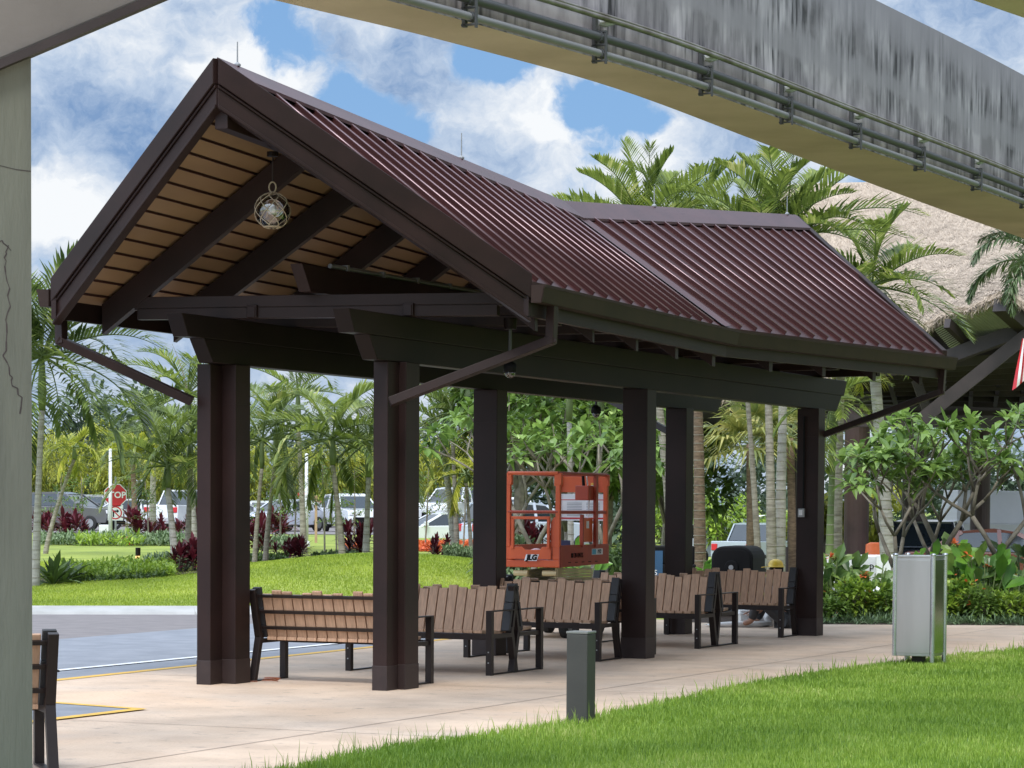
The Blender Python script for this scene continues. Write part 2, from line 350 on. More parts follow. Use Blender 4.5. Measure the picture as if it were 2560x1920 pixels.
# joints sawn into the pavement
jt = MB()
def joint(a, b):
    d = (b - a).normalized(); n = V3((-d.y, d.x, 0)) * .006
    jt.add([a - n + V3((0, 0, .003)), a + n + V3((0, 0, .003)), b + n + V3((0, 0, .003)), b - n + V3((0, 0, .003))], [(3, 2, 1, 0)])
for u in (-8.5, -4.2, .6, 5.4, 10.2): joint(sh(-2.6 + max(0, -u) * .0, u), sh(14, u))
for v in (2.4, 6.5): joint(sh(v, -16), sh(v, 16))
kind(jt.build('pavement_joint', mat('dark joint', (.33, .25, .2), None, 4, .9)), 'structure')
# kerb round the island
kb = MB(); kp = [V3((-60, 39.0, 0)), V3((-14, 38.7, 0)), V3((-7, 38.75, 0)), V3((-4.6, 39.05, 0)), V3((-2, 39.7, 0)), V3((.4, 40.6, 0))]
for a, b in zip(kp, kp[1:]):
    n = V3((-(b - a).y, (b - a).x, 0)).normalized()
    kb.hexa([a + V3((0, 0, -.05)), b + V3((0, 0, -.05)), b + n * .5 + V3((0, 0, -.05)), a + n * .5 + V3((0, 0, -.05)),
             a + V3((0, 0, .03)) + n * .08, b + V3((0, 0, .03)) + n * .08, b + n * .5 + V3((0, 0, .11)), a + n * .5 + V3((0, 0, .11))])
kind(kb.build('kerb', 'kerb', bevel=.03), 'structure')
# lots where the cars stand
lot = MB(); lot.grid([[(x, y, H(x, y) + .02) for x in np.linspace(-60, 0, 12)] for y in (112, 125, 160)])
lot.grid([[(x, y, H(x, y) + .02) for x in np.linspace(4, 50, 12)] for y in (58, 70, 80, 90, 100, 112, 130)])
kind(lot.build('parking_lot', 'asphalt'), 'structure')
# beds of mulch
bed = MB()
def drape(x0, x1, y0, y1, nx=10, ny=4, wob=.3):
    rows = []
    for j in range(ny + 1):
        r = []
        for i in range(nx + 1):
            x = lerp(x0, x1, i / nx); y = lerp(y0, y1, j / ny) + (wob * math.sin(x * 1.7) if j in (0, ny) else 0)
            r.append((x, y, H(x, y) + .02))
        rows.append(r)
    bed.grid(rows)
drape(2.3, 16, 36.9, 42.5, 24, 8, 0); drape(-14, -5.6, 48.6, 53); drape(-5.8, .5, 56, 61); drape(.3, 2.3, 41, 46, 8, 6, 0)
kind(bed.build('planting_soil', 'mulch'), 'structure')

# foreground lawn with blades
edge = [(-3.2, 10.5), (-2.2, 13.6), (-1.24, 16.27), (-1.04, 16.98), (-.745, 17.75), (-.215, 18.6), (.396, 19.6), (1.413, 22.2), (2.281, 24.4), (3.247, 26.4), (4.261, 28.1), (5.825, 30.4), (8.5, 33.2), (13, 35.8)]
def exx(y):
    for (xa, ya), (xb, yb) in zip(edge, edge[1:]):
        if ya <= y <= yb: return xa + (xb - xa) * (y - ya) / (yb - ya)
    return 1e9
lw = MB(); lw.grid([[(lerp(x, 40, t), y, .004) for t in (0, .05, .2, .5, 1)] for x, y in edge])
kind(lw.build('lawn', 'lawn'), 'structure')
def blades(name, pts, h, w, rng, m, lean=.45):
    """one mesh of thin bent grass blades; pts n x 3 array"""
    n = len(pts); a = rng.uniform(0, 2 * PI, n); ln = rng.uniform(.05, lean, n) * h; b = a + rng.normal(0, .6, n)
    d = np.stack([np.cos(a), np.sin(a), np.zeros(n)], 1); sd = np.stack([-np.sin(b), np.cos(b), np.zeros(n)], 1) * (w / 2)[:, None]
    z = np.array([0, 0, 1.0])
    v = np.zeros((n, 5, 3))
    v[:, 0] = pts - sd; v[:, 1] = pts + sd
    mid = pts + d * (ln * .35)[:, None] + z * (h * .6)[:, None]
    v[:, 2] = mid + sd * .8; v[:, 3] = mid - sd * .8
    v[:, 4] = pts + d * ln[:, None] * 1.2 + z * h[:, None]
    me = bpy.data.meshes.new(name); me.vertices.add(n * 5); me.vertices.foreach_set('co', v.reshape(-1))
    base = (np.arange(n) * 5)[:, None]
    loops = np.concatenate([base + np.array([0, 1, 2, 3]), base + np.array([3, 2, 4])], 1).reshape(-1)
    me.loops.add(n * 7); me.loops.foreach_set('vertex_index', loops.astype(np.int32))
    st = np.stack([np.arange(n) * 7, np.arange(n) * 7 + 4], 1).reshape(-1)
    me.polygons.add(n * 2); me.polygons.foreach_set('loop_start', st.astype(np.int32))
    me.update(calc_edges=True); me.validate(); me.materials.append(M[m])
    return kind(link(name, me), 'stuff')
rng = np.random.default_rng(5)
def scatter_lawn(n):
    Y = 13.4 + (34.5 - 13.4) * rng.uniform(0, 1, n) ** 1.35
    X = rng.uniform(-2.2, 8.2, n)
    e = np.interp(Y, [p[1] for p in edge], [p[0] for p in edge])
    ok = (X > e - .03 + rng.normal(0, .03, n)) & (X < .2 * Y + .6)
    return X[ok], Y[ok]
X, Y = scatter_lawn(520000)
cl = np.array([mnoise.noise((x * 1.3, y * 1.3, 0)) for x, y in zip(X[::1], Y[::1])])
h = rng.uniform(.025, .062, len(X)) * (1 + .35 * cl); wd = rng.uniform(.004, .008, len(X)) * np.clip(Y / 18, 1, 1.7)
# taller seedheads along the edge
e = np.interp(Y, [p[1] for p in edge], [p[0] for p in edge]); near = (X - e) < .35
h = np.where(near & (rng.uniform(0, 1, len(X)) < .05), h * rng.uniform(1.8, 3.4, len(X)), h)
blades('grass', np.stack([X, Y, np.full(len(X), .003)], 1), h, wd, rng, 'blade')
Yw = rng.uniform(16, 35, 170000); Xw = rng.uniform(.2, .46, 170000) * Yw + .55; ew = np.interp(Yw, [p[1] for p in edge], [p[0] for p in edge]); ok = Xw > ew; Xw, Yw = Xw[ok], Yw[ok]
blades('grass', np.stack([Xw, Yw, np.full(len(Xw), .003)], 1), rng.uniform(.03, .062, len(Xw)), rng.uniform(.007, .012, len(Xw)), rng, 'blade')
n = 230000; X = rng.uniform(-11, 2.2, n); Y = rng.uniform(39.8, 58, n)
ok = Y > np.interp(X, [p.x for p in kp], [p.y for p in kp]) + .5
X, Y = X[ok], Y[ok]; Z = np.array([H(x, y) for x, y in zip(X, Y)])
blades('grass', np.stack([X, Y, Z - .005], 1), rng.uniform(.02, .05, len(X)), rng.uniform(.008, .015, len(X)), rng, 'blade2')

# ------------------------------------------------------------------ the shelter
def hitv(px, py, v):
    """shelter coordinates of the point on a pixel's sight line that lies in the plane v"""
    r = P(px, py, 10) - V3((0, 0, CAMH)); t = (v + SO.dot(W)) / r.dot(W); q = V3((0, 0, CAMH)) + r * t - SO
    return V3((v, q.dot(U), q.z))
SHEL = thing('bus_shelter', 'dark brown open shelter with sagging maroon metal roof on six columns', 'shelter', SO, -A)
FA, FR, FL = V3((0, -1.68, 5.178)), V3((2.04, .07, 3.495)), V3((-2.06, -1.0, 3.495))
KA, KR, KL = V3((0, 5.44, 4.757)), V3((1.87, 5.36, 3.435)), V3((-1.87, 5.36, 3.435))
RA, RR, RL = V3((0, 13.1, 5.379)), V3((2.3, 12.15, 3.51)), V3((-2.3, 12.15, 3.51))
def patch(c, s, t): return c[0].lerp(c[1], s).lerp(c[2].lerp(c[3], s), t)          # c: outer ridge, outer eave, inner ridge, inner eave
QF = {1: (FA, FR, KA, KR), -1: (FA, FL, KA, KL)}; QR = {1: (RA, RR, KA, KR), -1: (RA, RL, KA, KL)}
def at_u(c, s, u):
    a = c[0].lerp(c[1], s).y; b = c[2].lerp(c[3], s).y; return (u - a) / (b - a)
def roofz(v, u):
    c = (QF if u < 5.4 else QR)[1 if v >= 0 else -1]; s = .5; t = .5
    for _ in range(12):
        t = at_u(c, s, u); ve = abs(lerp(c[1].x, c[3].x, t)); s = abs(v) / ve
    return patch(c, s, t).z
UZ = V3((0, 0, 1))
def frange(a, b, st):
    o = []
    while a < b: o.append(a); a += st
    return o
for quad, us in ((QF, frange(-1.45, 5.25, .335)), (QR, frange(5.75, 12.95, .405))):
    for sd in (1, -1):
        c = quad[sd]; rp = MB(); seam = MB(); top = lambda p: p + UZ * .02
        g = [[patch(c, s / 10, t / 16) for t in range(17)] for s in range(11)]
        rp.grid([[top(p) for p in r] for r in g])
        rp.grid([[p - UZ * .03 for p in r] for r in g])
        for line in ([r[0] for r in g], g[-1]):
            rp.grid([[p + UZ * .02 for p in line], [p - UZ * .03 for p in line]])
        for u in us:
            ss = [i / 24 for i in range(25) if -.002 <= at_u(c, i / 24, u) <= 1.0]
            if len(ss) < 3: continue
            ss = [max(.105, ss[0]), min(.995, ss[-1])]
            if ss[1] - ss[0] < .05: continue
            pts = [patch(c, s, at_u(c, s, u)) for s in (ss[0], (ss[0] + ss[1]) / 2, ss[1])]
            up_ = (pts[2] - pts[0]).cross(V3((0, 1, 0))).normalized(); up_ = up_ if up_.z > 0 else -up_
            for a, b in zip(pts, pts[1:]): rp.bar(a + UZ * .02 + up_ * .014, b + UZ * .02 + up_ * .014, .015, .036, up_)
            seam.tube([p + UZ * .02 + up_ * .034 for p in pts], .0085, 8)
        o = rp.build('roof_panel', 'roofmetal', SHEL); recalc(o); o2 = seam.build('standing_seam', 'seam', o, smooth=True)
        # soffit of wide tan boards with dark joints that run along the roof
        sf = MB(); K = 15
        for k in range(K):
            s0, s1 = k / K + .0055, (k + 1) / K - .0055
            dn = UZ * .15
            lo_ = [[patch(c, s, t / 10) - dn for t in range(11)] for s in (s0, s1)]
            sf.grid(lo_); 
            for a, b in zip([patch(c, s1 + .0055, t / 10) for t in range(10)], [patch(c, s1 + .0055, t / 10) for t in range(1, 11)]):
                sf.bar(a - UZ * .158, b - UZ * .156, .013, .012, mi=1)
        sf.grid([[patch(c, s, t / 10) - UZ * .135 for t in range(11)] for s in (0, 1)], 1)
        sf.build('soffit', ['soffit', 'batten'], SHEL)
# ridge caps
for a, b in ((FA, KA), (KA, RA)):
    rc = MB(); out = (a - b).normalized() if a is FA else (b - a).normalized()
    for sd in (1, -1):
        sl = V3((sd * .235, 0, -.19)); sa = sl.copy(); sb_ = sl.copy()
        if a is FA: sa.y += .205 if sd > 0 else .085
        else: sb_.y -= .10
        rc.hexa([a + UZ * .055, b + UZ * .055, b + sb_ + UZ * .055, a + sa + UZ * .055, a + UZ * .085, b + UZ * .085, b + sb_ + UZ * .085, a + sa + UZ * .085])
    recalc(rc.build('ridge_cap', mat('ridge cap metal', (.075, .032, .035), (.055, .024, .027), 2, .42, spec=.3), SHEL))
# valley flashing
for sd in (1, -1):
    vf = MB(); c = QF[sd]; pts = [patch(c, s / 6, 1) for s in range(7)]
    vf.grid([[p + V3((0, -.14, .05)) for p in pts], [p + UZ * .032 for p in pts], [p + V3((0, .14, .055)) for p in pts]])
    vf.build('valley_flashing', mat('valley metal', (.085, .04, .045), None, 3, .45, spec=.3), SHEL)
# rakes and eaves
for quad, fw in ((QF, -1), (QR, 1)):
    for sd in (1, -1):
        c = quad[sd]; a, b = c[0], c[1]; d = (b - a); n = V3((d.y * sd * fw, -d.x * fw * sd, 0)).normalized()
        if n.y * fw < 0: n = -n
        ra_ = MB()
        def slab(z1, z0, o0, o1):
            ra_.hexa([a + n * o0 + UZ * z0, b + n * o0 + UZ * z0, b + n * o1 + UZ * z0, a + n * o1 + UZ * z0,
                      a + n * o0 + UZ * z1, b + n * o0 + UZ * z1, b + n * o1 + UZ * z1, a + n * o1 + UZ * z1])
        slab(.075, -.135, -.05, .05)
        recalc(ra_.build('rake_board', 'bronze', SHEL, bevel=.006))
        ra_ = MB(); slab(-.14, -.165, -.05, .03); slab(-.165, -.315, -.06, .012); slab(-.30, -.33, -.06, .03)
        recalc(ra_.build('rake_trim', 'bronze', SHEL, bevel=.005))
for sd in (1, -1):
    F0, K0, R0 = QF[sd][1], QF[sd][3], QR[sd][1]
    gt = MB(); fb = MB()
    for a, b in ((F0 + V3((0, -.05, 0)), K0), (K0, R0 + V3((0, .05, 0)))):
        o0, o1 = V3((sd * .03, 0, 0)), V3((sd * .15, 0, 0))
        prof = [o0 + UZ * -.02, o0 + UZ * -.17, o0 * 4.0 + UZ * -.17, o1 + UZ * -.03]
        for (q, r_) in zip(prof, prof[1:]):
            gt.hexa([a + q, b + q, b + r_, a + r_, a + q + UZ * .006 + o0 * .2, b + q + UZ * .006 + o0 * .2, b + r_ + UZ * .006 + o0 * .2, a + r_ + UZ * .006 + o0 * .2])
        gt.bar(a + o1 + UZ * -.028, b + o1 + UZ * -.028, .02, .025)
        fb.bar(a + V3((-sd * .02, 0, -.16)), b + V3((-sd * .02, 0, -.16)), .05, .24)
    for e_ in (F0 + V3((0, -.05, 0)), R0 + V3((0, .05, 0))):
        gt.hexa([e_ + V3((sd * .03, -.004, -.17)), e_ + V3((sd * .12, -.004, -.17)), e_ + V3((sd * .12, .004, -.17)), e_ + V3((sd * .03, .004, -.17)),
                 e_ + V3((sd * .03, -.004, -.02)), e_ + V3((sd * .15, -.004, -.02)), e_ + V3((sd * .15, .004, -.02)), e_ + V3((sd * .03, .004, -.02))])
    recalc(gt.build('gutter', 'gutter', SHEL)); recalc(fb.build('fascia_board', 'bronze', SHEL))
# trusses: two rafters and a tie each
TR = [(.0, .375), (1.25, 1.747), (2.55, 2.898), (3.85, 4.033), (5.1, 5.174), (6.75, 6.737), (8.35, 8.28), (10.0, 9.88), (11.7, 11.5)]
for i, (ur, ut) in enumerate(TR):
    for sd in (1, -1):
        vt = lerp(1.97, 1.80, ut / 5.4) if ut < 5.4 else lerp(1.80, 2.2, (ut - 5.4) / 6.4); u2 = ur + (ut - ur) * sd
        a = V3((0, ur, roofz(0, ur) - .17)); b = V3((sd * vt, u2, roofz(sd * vt, u2) - .17))
        rf = MB(); rf.vbar(a, b, .11, .27); recalc(rf.build('rafter', 'bronze', SHEL, bevel=.004))
    tb = MB(); vm = 1.66
    def tp(v, z): return V3((v, ur + (ut - ur) * v / 1.97, z))
    tb.bar(tp(-vm, 3.395), tp(vm, 3.395), .10, .10); tb.bar(tp(-vm + .03, 3.292), tp(vm - .03, 3.292), .10, .096); tb.bar(tp(-vm, 3.34), tp(vm, 3.34), .08, .02)
    if i == 0:
        for v in (-.55, .86):
            q = tp(v, 3.325) - V3((0, .055, 0)); tb.box(q.x - .05, q.x + .05, q.y - .02, q.y + .02, q.z - .075, q.z + .035)
            tb.box(q.x - .038, q.x + .038, q.y - .028, q.y - .016, q.z - .075, q.z + .022, 0)
    recalc(tb.build('tie_beam', 'bronze', SHEL, bevel=.004))
rb = MB(); rb.vbar(FA + V3((0, .06, -.30)), KA + UZ * -.30, .12, .19); rb.vbar(KA + UZ * -.30, RA + V3((0, -.06, -.30)), .12, .19)
recalc(rb.build('ridge_beam', 'bronze', SHEL, bevel=.004))
cb = MB(); cb.hexa([(-.06, -.20, 3.46), (.06, -.20, 3.46), (.06, 12.3, 3.46), (-.06, 12.3, 3.46), (-.06, -.36, 3.69), (.06, -.36, 3.69), (.06, 12.4, 3.69), (-.06, 12.4, 3.69)])
recalc(cb.build('collar_beam', 'bronze', SHEL, bevel=.004))
cd = MB(); cd.tube([(.03, .2, 3.715), (.03, 12, 3.715)], .022)
for u in frange(.5, 12, .7): cd.box(.0, .06, u - .02, u + .02, 3.69, 3.745)
cd.build('conduit', 'pipe', SHEL)
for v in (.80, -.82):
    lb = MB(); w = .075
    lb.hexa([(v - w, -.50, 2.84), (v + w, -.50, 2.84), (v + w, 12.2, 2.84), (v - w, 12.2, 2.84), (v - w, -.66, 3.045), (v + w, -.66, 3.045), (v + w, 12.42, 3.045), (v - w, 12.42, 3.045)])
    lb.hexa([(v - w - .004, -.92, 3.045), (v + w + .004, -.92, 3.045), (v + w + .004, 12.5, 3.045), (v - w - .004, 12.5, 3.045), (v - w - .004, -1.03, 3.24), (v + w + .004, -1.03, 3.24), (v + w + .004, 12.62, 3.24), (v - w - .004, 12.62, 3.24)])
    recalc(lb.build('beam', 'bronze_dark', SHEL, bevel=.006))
def column(v, u, fp=None, w=.14, d=.13):
    m = MB(); m.box(v - w, v + w, u - d, u + d, 0, 2.84)
    if fp: m.box(fp[0] - .07, fp[0] + .07, fp[1], u - d, 0, 2.838)
    o = m.build('column', 'bronze', SHEL, bevel=.006)
    s = MB(); e = .003; s.box(v - w - e, v + w + e, u - d - e, u + d + e, 0, .22)
    if fp: s.box(fp[0] - .07 - e, fp[0] + .07 + e, fp[1] - e, u - d - e * 1.5, 0, .215)
    s.build('base_sleeve', 'sleeve', o, bevel=.004)
    s = MB(); s.box(v - w - .004, v + w + .004, u - d - .004, u + d + .004, 2.49, 2.5); s.build('band', 'bronze', o)
column(-.86, -.03, (-.925, -.365)); column(.79, .06, (.79, -.28))
column(-.76, 5.25); column(.84, 5.55); column(-.75, 10.85); column(.82, 11.35)
def spout(pts):
    m = MB()
    for a, b in zip(pts, pts[1:]): m.bar(a, b, .075, .095, up=(0, 1, 0) if abs(V3(a).x - V3(b).x) > .2 else (0, 1, 0), ext=.03)
    recalc(m.build('downspout', 'bronze', SHEL, bevel=.004))
spout([(2.10, .40, 3.33), (2.08, .42, 3.03), (.95, -.36, 2.49)])
spout([(-2.10, -.85, 3.33), (-2.06, -.9, 3.03), (-1.02, -.46, 2.52)])
spout([(2.32, 12.0, 3.36), (2.30, 12.0, 3.06), (.97, 11.5, 2.53)])
spout([(-2.32, 12.0, 3.36), (-2.30, 12.0, 3.06), (-.9, 11.0, 2.53)])
for u, l in ((-1.36, .2), (2.93, .25), (8.03, .23), (12.73, .245)):
    m = MB(); z = roofz(0, u) + .08; m.tube([(0, u, z), (0, u, z + l)], [.007, .005], 6); m.lathe([(.03, 0), (.03, .015), (.012, .03)], 8, (0, u, z))
    m.build('lightning_rod', 'grey', SHEL)
# hung and mounted things
gl, gnt, gb = newmat('clear glass ball'); gb.inputs['Roughness'].default_value = .03; gb.inputs['Base Color'].default_value = (.9, .93, .9, 1)
gt_ = N(gnt, 'ShaderNodeBsdfTransparent'); gx = N(gnt, 'ShaderNodeMixShader'); fr = N(gnt, 'ShaderNodeFresnel'); fr.inputs['IOR'].default_value = 1.5
gg = N(gnt, 'ShaderNodeBsdfGlossy'); gg.inputs['Roughness'].default_value = .04
ga = N(gnt, 'ShaderNodeMath', operation='MULTIPLY_ADD'); ga.inputs[1].default_value = 1.2; ga.inputs[2].default_value = .13; gnt.links.new(fr.outputs[0], ga.inputs[0])
gnt.links.new(ga.outputs[0], gx.inputs[0]); gnt.links.new(gt_.outputs[0], gx.inputs[1]); gnt.links.new(gg.outputs[0], gx.inputs[2])
gnt.links.new(gx.outputs[0], gnt.nodes['Material Output'].inputs['Surface']); M['clear'] = gl
LP = sh(0, -.77, 0); lz = 4.103
LAN = thing('lantern', 'round glass float lantern in pale rope netting hanging from the gable ridge', 'lantern', LP + UZ * lz)
m = MB(); m.lathe([(.15 * math.sin(PI * k / 12) + .001, -.15 * math.cos(PI * k / 12)) for k in range(13)], 20); m.build('glass_ball', 'clear', LAN, smooth=True)
m = MB(); rr = .156
for sgn in (1, -1):
    for k in range(8):
        pts = []
        for j in range(15):
            th = PI * (.08 + .84 * j / 14); ph = 2 * PI * k / 7 + sgn * 1.3 * (j / 14 - .5) * 2
            pts.append((rr * math.sin(th) * math.cos(ph), rr * math.sin(th) * math.sin(ph), rr * math.cos(th)))
        m.tube(pts, .0036, 5)
m.lathe([(.075, -.142), (.085, -.136), (.075, -.13)], 12); m.lathe([(.03, .138), (.04, .15), (.03, .16)], 12)
m.build('rope_net', 'rope', LAN)
m = MB(); m.tube([(0.03 * math.sin(t * PI / 6), 0, .2 + .045 * math.cos(t * PI / 6)) for t in range(13)], .007, 6); m.build('ring', 'rope', LAN)
m = MB(); m.tube([(0, 0, .24), (0, 0, .5)], .006, 6); m.build('cord', 'timber', LAN)
m = MB(); m.lathe([(.05, .46), (.05, .5)], 12); m.build('mount', 'bronze_dark', LAN)
m = MB(); m.lathe([(.035, -.03), (.04, .0), (.03, .04), (.018, .06)], 12); m.build('bulb', mat('frosted bulb', (.8, .8, .78), None, 3, .3), LAN, smooth=True)
def pendant(nm, label, p, top):
    c = thing('security_camera', label, 'camera', p, 0, 'pendant security cameras')
    m = MB(); m.lathe([(.055, top - .1), (.06, top - .02), (.06, top)], 16); m.build('mount', 'bronze_dark', c)
    m = MB(); m.tube([(0, 0, .09), (0, 0, top - .09)], .016, 10); m.build('stem', 'pipedark', c)
    m = MB(); m.lathe([(.016, .1), (.055, .075), (.062, .04), (.062, .0), (.05, -.005)][::-1], 16); m.build('housing', 'black', c, smooth=True)
    m = MB(); m.lathe([(.052 * math.cos(t * PI / 12), -.055 * math.sin(t * PI / 12)) for t in range(6, -1, -1)], 16); m.build('dome', 'clear', c, smooth=True)
    m = MB(); m.lathe([(.005, -.04), (.03, -.03), (.034, 0)], 12); m.build('lens', 'black', c, smooth=True)
q = hitv(1275, 930, 1.4); pendant('a', 'dome camera on a pendant stem under the near right eave behind the downspout', sh(q.x, q.y, q.z), 3.28 - q.z)
q = hitv(1490, 1033, -1.3); pendant('b', 'dark dome camera hanging beyond the left beam above the orange lift', sh(q.x, q.y, q.z), 3.25 - q.z)
q = hitv(1996, 1282, .78)
JB = thing('junction_box', 'small grey electrical box on the rear right shelter column', 'electrical box', sh(q.x - .02, 11.21, q.z), -A)
m = MB(); m.box(-.04, .04, -.055, .0, -.055, .055); m.build('housing', 'grey', JB, bevel=.006)
m = MB(); m.box(-.022, .022, -.061, -.0555, -.03, .035); m.build('cover', 'white', JB)
m = MB(); m.tube([(.02, -.018, .055), (.02, -.018, 1.2)], .012, 8); m.build('conduit', 'black', JB)

# ------------------------------------------------------------------ benches (front towards -y)
random.seed(3)
SL = [.0, -.035, -.012, .004, -.04, -.018, -.03, .002, -.02, -.038, -.01, .0, -.034]
def make_bench(label, loc, rz):
    b = thing('bench', label, 'bench', loc, rz, 'slatted benches of the shelter')
    n = 13; pitch = 1.344 / n
    def sx(i): return -.672 + pitch * (i + .5)
    seat = MB(); back = MB()
    t0, t1 = V3((0, .455, .435)), V3((0, .565, .825)); dl = (t1 - t0).normalized(); nn = V3((0, -dl.z, dl.y))
    for i in range(n):
        x = sx(i); w = pitch / 2 - .0055
        seat.hexa([(x - w, .0, .395), (x + w, .0, .395), (x + w, .46, .375), (x - w, .46, .375), (x - w, .0, .425), (x + w, .0, .425), (x + w, .46, .405), (x - w, .46, .405)])
        a = t0 - dl * .04 + nn * -.0; e = t1 + dl * SL[i]; th = nn * .028
        back.hexa([a + V3((x - w, 0, 0)), a + V3((x + w, 0, 0)), a + V3((x + w, 0, 0)) + th, a + V3((x - w, 0, 0)) + th,
                   e + V3((x - w, 0, 0)), e + V3((x + w, 0, 0)), e + V3((x + w, 0, 0)) + th, e + V3((x - w, 0, 0)) + th])
    o = seat.build('seat', 'slat', b, bevel=.004); recalc(o); o = back.build('backrest', 'slat', b, bevel=.004); recalc(o)
    for s in (-1, 1):
        m = MB(); x = s * .717; w = .042
        for k0, k1, off in ((-.04, .24, .006), (.245, .43, .0)):
            a = t0 + dl * k0; e = t0 + dl * k1; th = nn * (.034 + off)
            m.hexa([a + V3((x - w, 0, 0)), a + V3((x + w, 0, 0)), a + V3((x + w, 0, 0)) + th, a + V3((x - w, 0, 0)) + th, e + V3((x - w, 0, 0)), e + V3((x + w, 0, 0)), e + V3((x + w, 0, 0)) + th, e + V3((x - w, 0, 0)) + th])
        recalc(m.build('end_panel', 'charcoal', b, bevel=.004))
        m = MB(); m.box(s * .75 - .03, s * .75 + .03, -.03, .03, 0, .60); m.build('leg', 'benchsteel', b, bevel=.003)
        m = MB(); x = s * .728
        k = V3((x, .495, .41)); m.bar((x, .61, .0), k, .062, .055, (0, 1, 0)); m.bar(k + V3((0, .012, 0)), (x, .62, .835), .062, .045, (0, 1, 0)); m.bar(k + UZ * -.03, k + UZ * .03, .064, .06, (0, 1, 0))
        recalc(m.build('leg', 'benchsteel', b, bevel=.003))
        m = MB(); m.box(s * .75 - .03, s * .75 + .03, -.03, .54, .60, .612); o = m.build('armrest', 'benchsteel', b, bevel=.002)
        m = MB(); m.box(s * .742 - .025, s * .742 + .025, .0, .60, .004, .014); m.build('foot_bar', 'benchsteel', b)
        m = MB(); m.box(s * .742 - .02, s * .742 + .02, .0, .49, .345, .385); m.build('side_rail', 'benchsteel', b)
        m = MB()
        for y, z in ((-.031, .12), (-.031, .22)): m.box(s * .75 - .006, s * .75 + .006, y - .004, y, z - .006, z + .006)
        m.build('bolt', 'grey', b)
    m = MB(); m.box(-.72, .72, -.02, .03, .335, .392); m.build('seat_rail', 'benchsteel', b, bevel=.003)
    for k in (.06, .21, .36):
        q = t0 + dl * k - nn * .014; m = MB(); m.bar(q + V3((-.74, 0, 0)), q + V3((.74, 0, 0)), .026, .026, nn); recalc(m.build('back_rail', 'benchsteel', b))
    return b
BX = -.01
b1 = make_bench('bench seen from behind between the two front shelter columns, its three back rails showing', sh(BX, .79), -A + PI)
def bench(u, face, label, dx=0): return dup(b1, sh(BX + dx, u), -A + (PI if face else 0), label, 'slatted benches of the shelter')
bench(2.068, 0, 'slatted bench facing the camera just right of the front right shelter column')
bench(3.217, 1, 'bench facing away, back to back with the bench beside the front right column')
bench(4.70, 0, 'slatted bench facing the camera just left of the middle right column')
bench(6.256, 1, 'bench facing away hidden behind the middle right column, one arm showing at its right', -.01)
bench(7.61, 0, 'slatted bench facing the camera just right of the middle right column')
bench(8.84, 1, 'bench facing away, back to back with the bench right of the middle column')
bench(10.587, 0, 'farthest slatted bench, with the yellow helmet showing over its back', -.03)
# bench by the left pillar, cut by the frame
dup(b1, (-3.60, 16.13, 0), R(200), 'bench end with leaning dark frame at the left edge beside the grey pillar', 'slatted benches of the shelter')

# ------------------------------------------------------------------ bollards, bin
BO = thing('bollard', 'short square grey green bollard at the lawn edge', 'bollard', (.51, 19.72, 0), -.41)
m = MB(); m.box(-.083, .083, -.083, .083, 0, .665); m.build('post', 'bollard', BO, bevel=.006)
m = MB(); m.box(-.086, .086, -.086, .086, .668, .685); m.build('cap', mat('bollard cap', (.2, .21, .2), None, 4, .4), BO, bevel=.003)  # lighter than the post: the cap's highlight is put into its colour
q = P(345, 1424, 57)
LB = thing('path_light', 'small dark path light with warm glow on the far lawn', 'path light', (q.x, 57, H(q.x, 57)), .2)
m = MB(); m.lathe([(.055, 0), (.055, .06), (.05, .06)], 12); m.build('base', 'bronze_dark', LB)
m = MB(); m.lathe([(.05, .06), (.05, .17)], 12); m.build('lamp', glow('warm lamp', (1, .5, .2), 1.2), LB)
m = MB(); m.lathe([(.055, .17), (.055, .34), (.05, .345)], 12); m.build('hood', 'bronze_dark', LB)
TB = thing('litter_bin', 'tall four sided stainless steel litter bin on the lawn edge', 'litter bin', (4.17, 27.42, 0), -.46)
s = .2
m = MB(); m.box(-s, s, -s, s, .10, 1.1); m.box(-s - .004, s + .004, -s - .004, s + .004, 1.1, 1.125); m.build('body', 'steel', TB, bevel=.004)
m = MB(); m.box(-s + .02, s - .02, -s - .006, -s, .13, 1.08); m.build('panel', 'steel', TB, bevel=.002)
m = MB(); m.box(s, s + .006, -s + .02, s - .02, .13, 1.08); m.build('panel', 'steelmirror', TB, bevel=.002)
for sx_, sy_, zb in ((1, -1, 0), (1, 1, 0), (-1, -1, .1), (-1, 1, 0)):
    m = MB(); m.tube([(sx_ * s, sy_ * s, zb), (sx_ * s, sy_ * s, 1.12)], .024, 12); m.lathe([(.026, 1.12), (.03, 1.13), (.026, 1.142), (.01, 1.146)], 12, (sx_ * s, sy_ * s, 0))
    m.build('corner_post', 'steelpost', TB, smooth=False)
m = MB(); m.box(-.06, .05, -.06, .06, 0, .1); m.build('pedestal', 'timber', TB)
for a in ((-s + .008, -s - .008), (s - .026, -s - .008)):
    m = MB(); m.box(a[0], a[0] + .012, a[1], a[1] + .006, .12, 1.09); m.build('seam', 'black', TB)

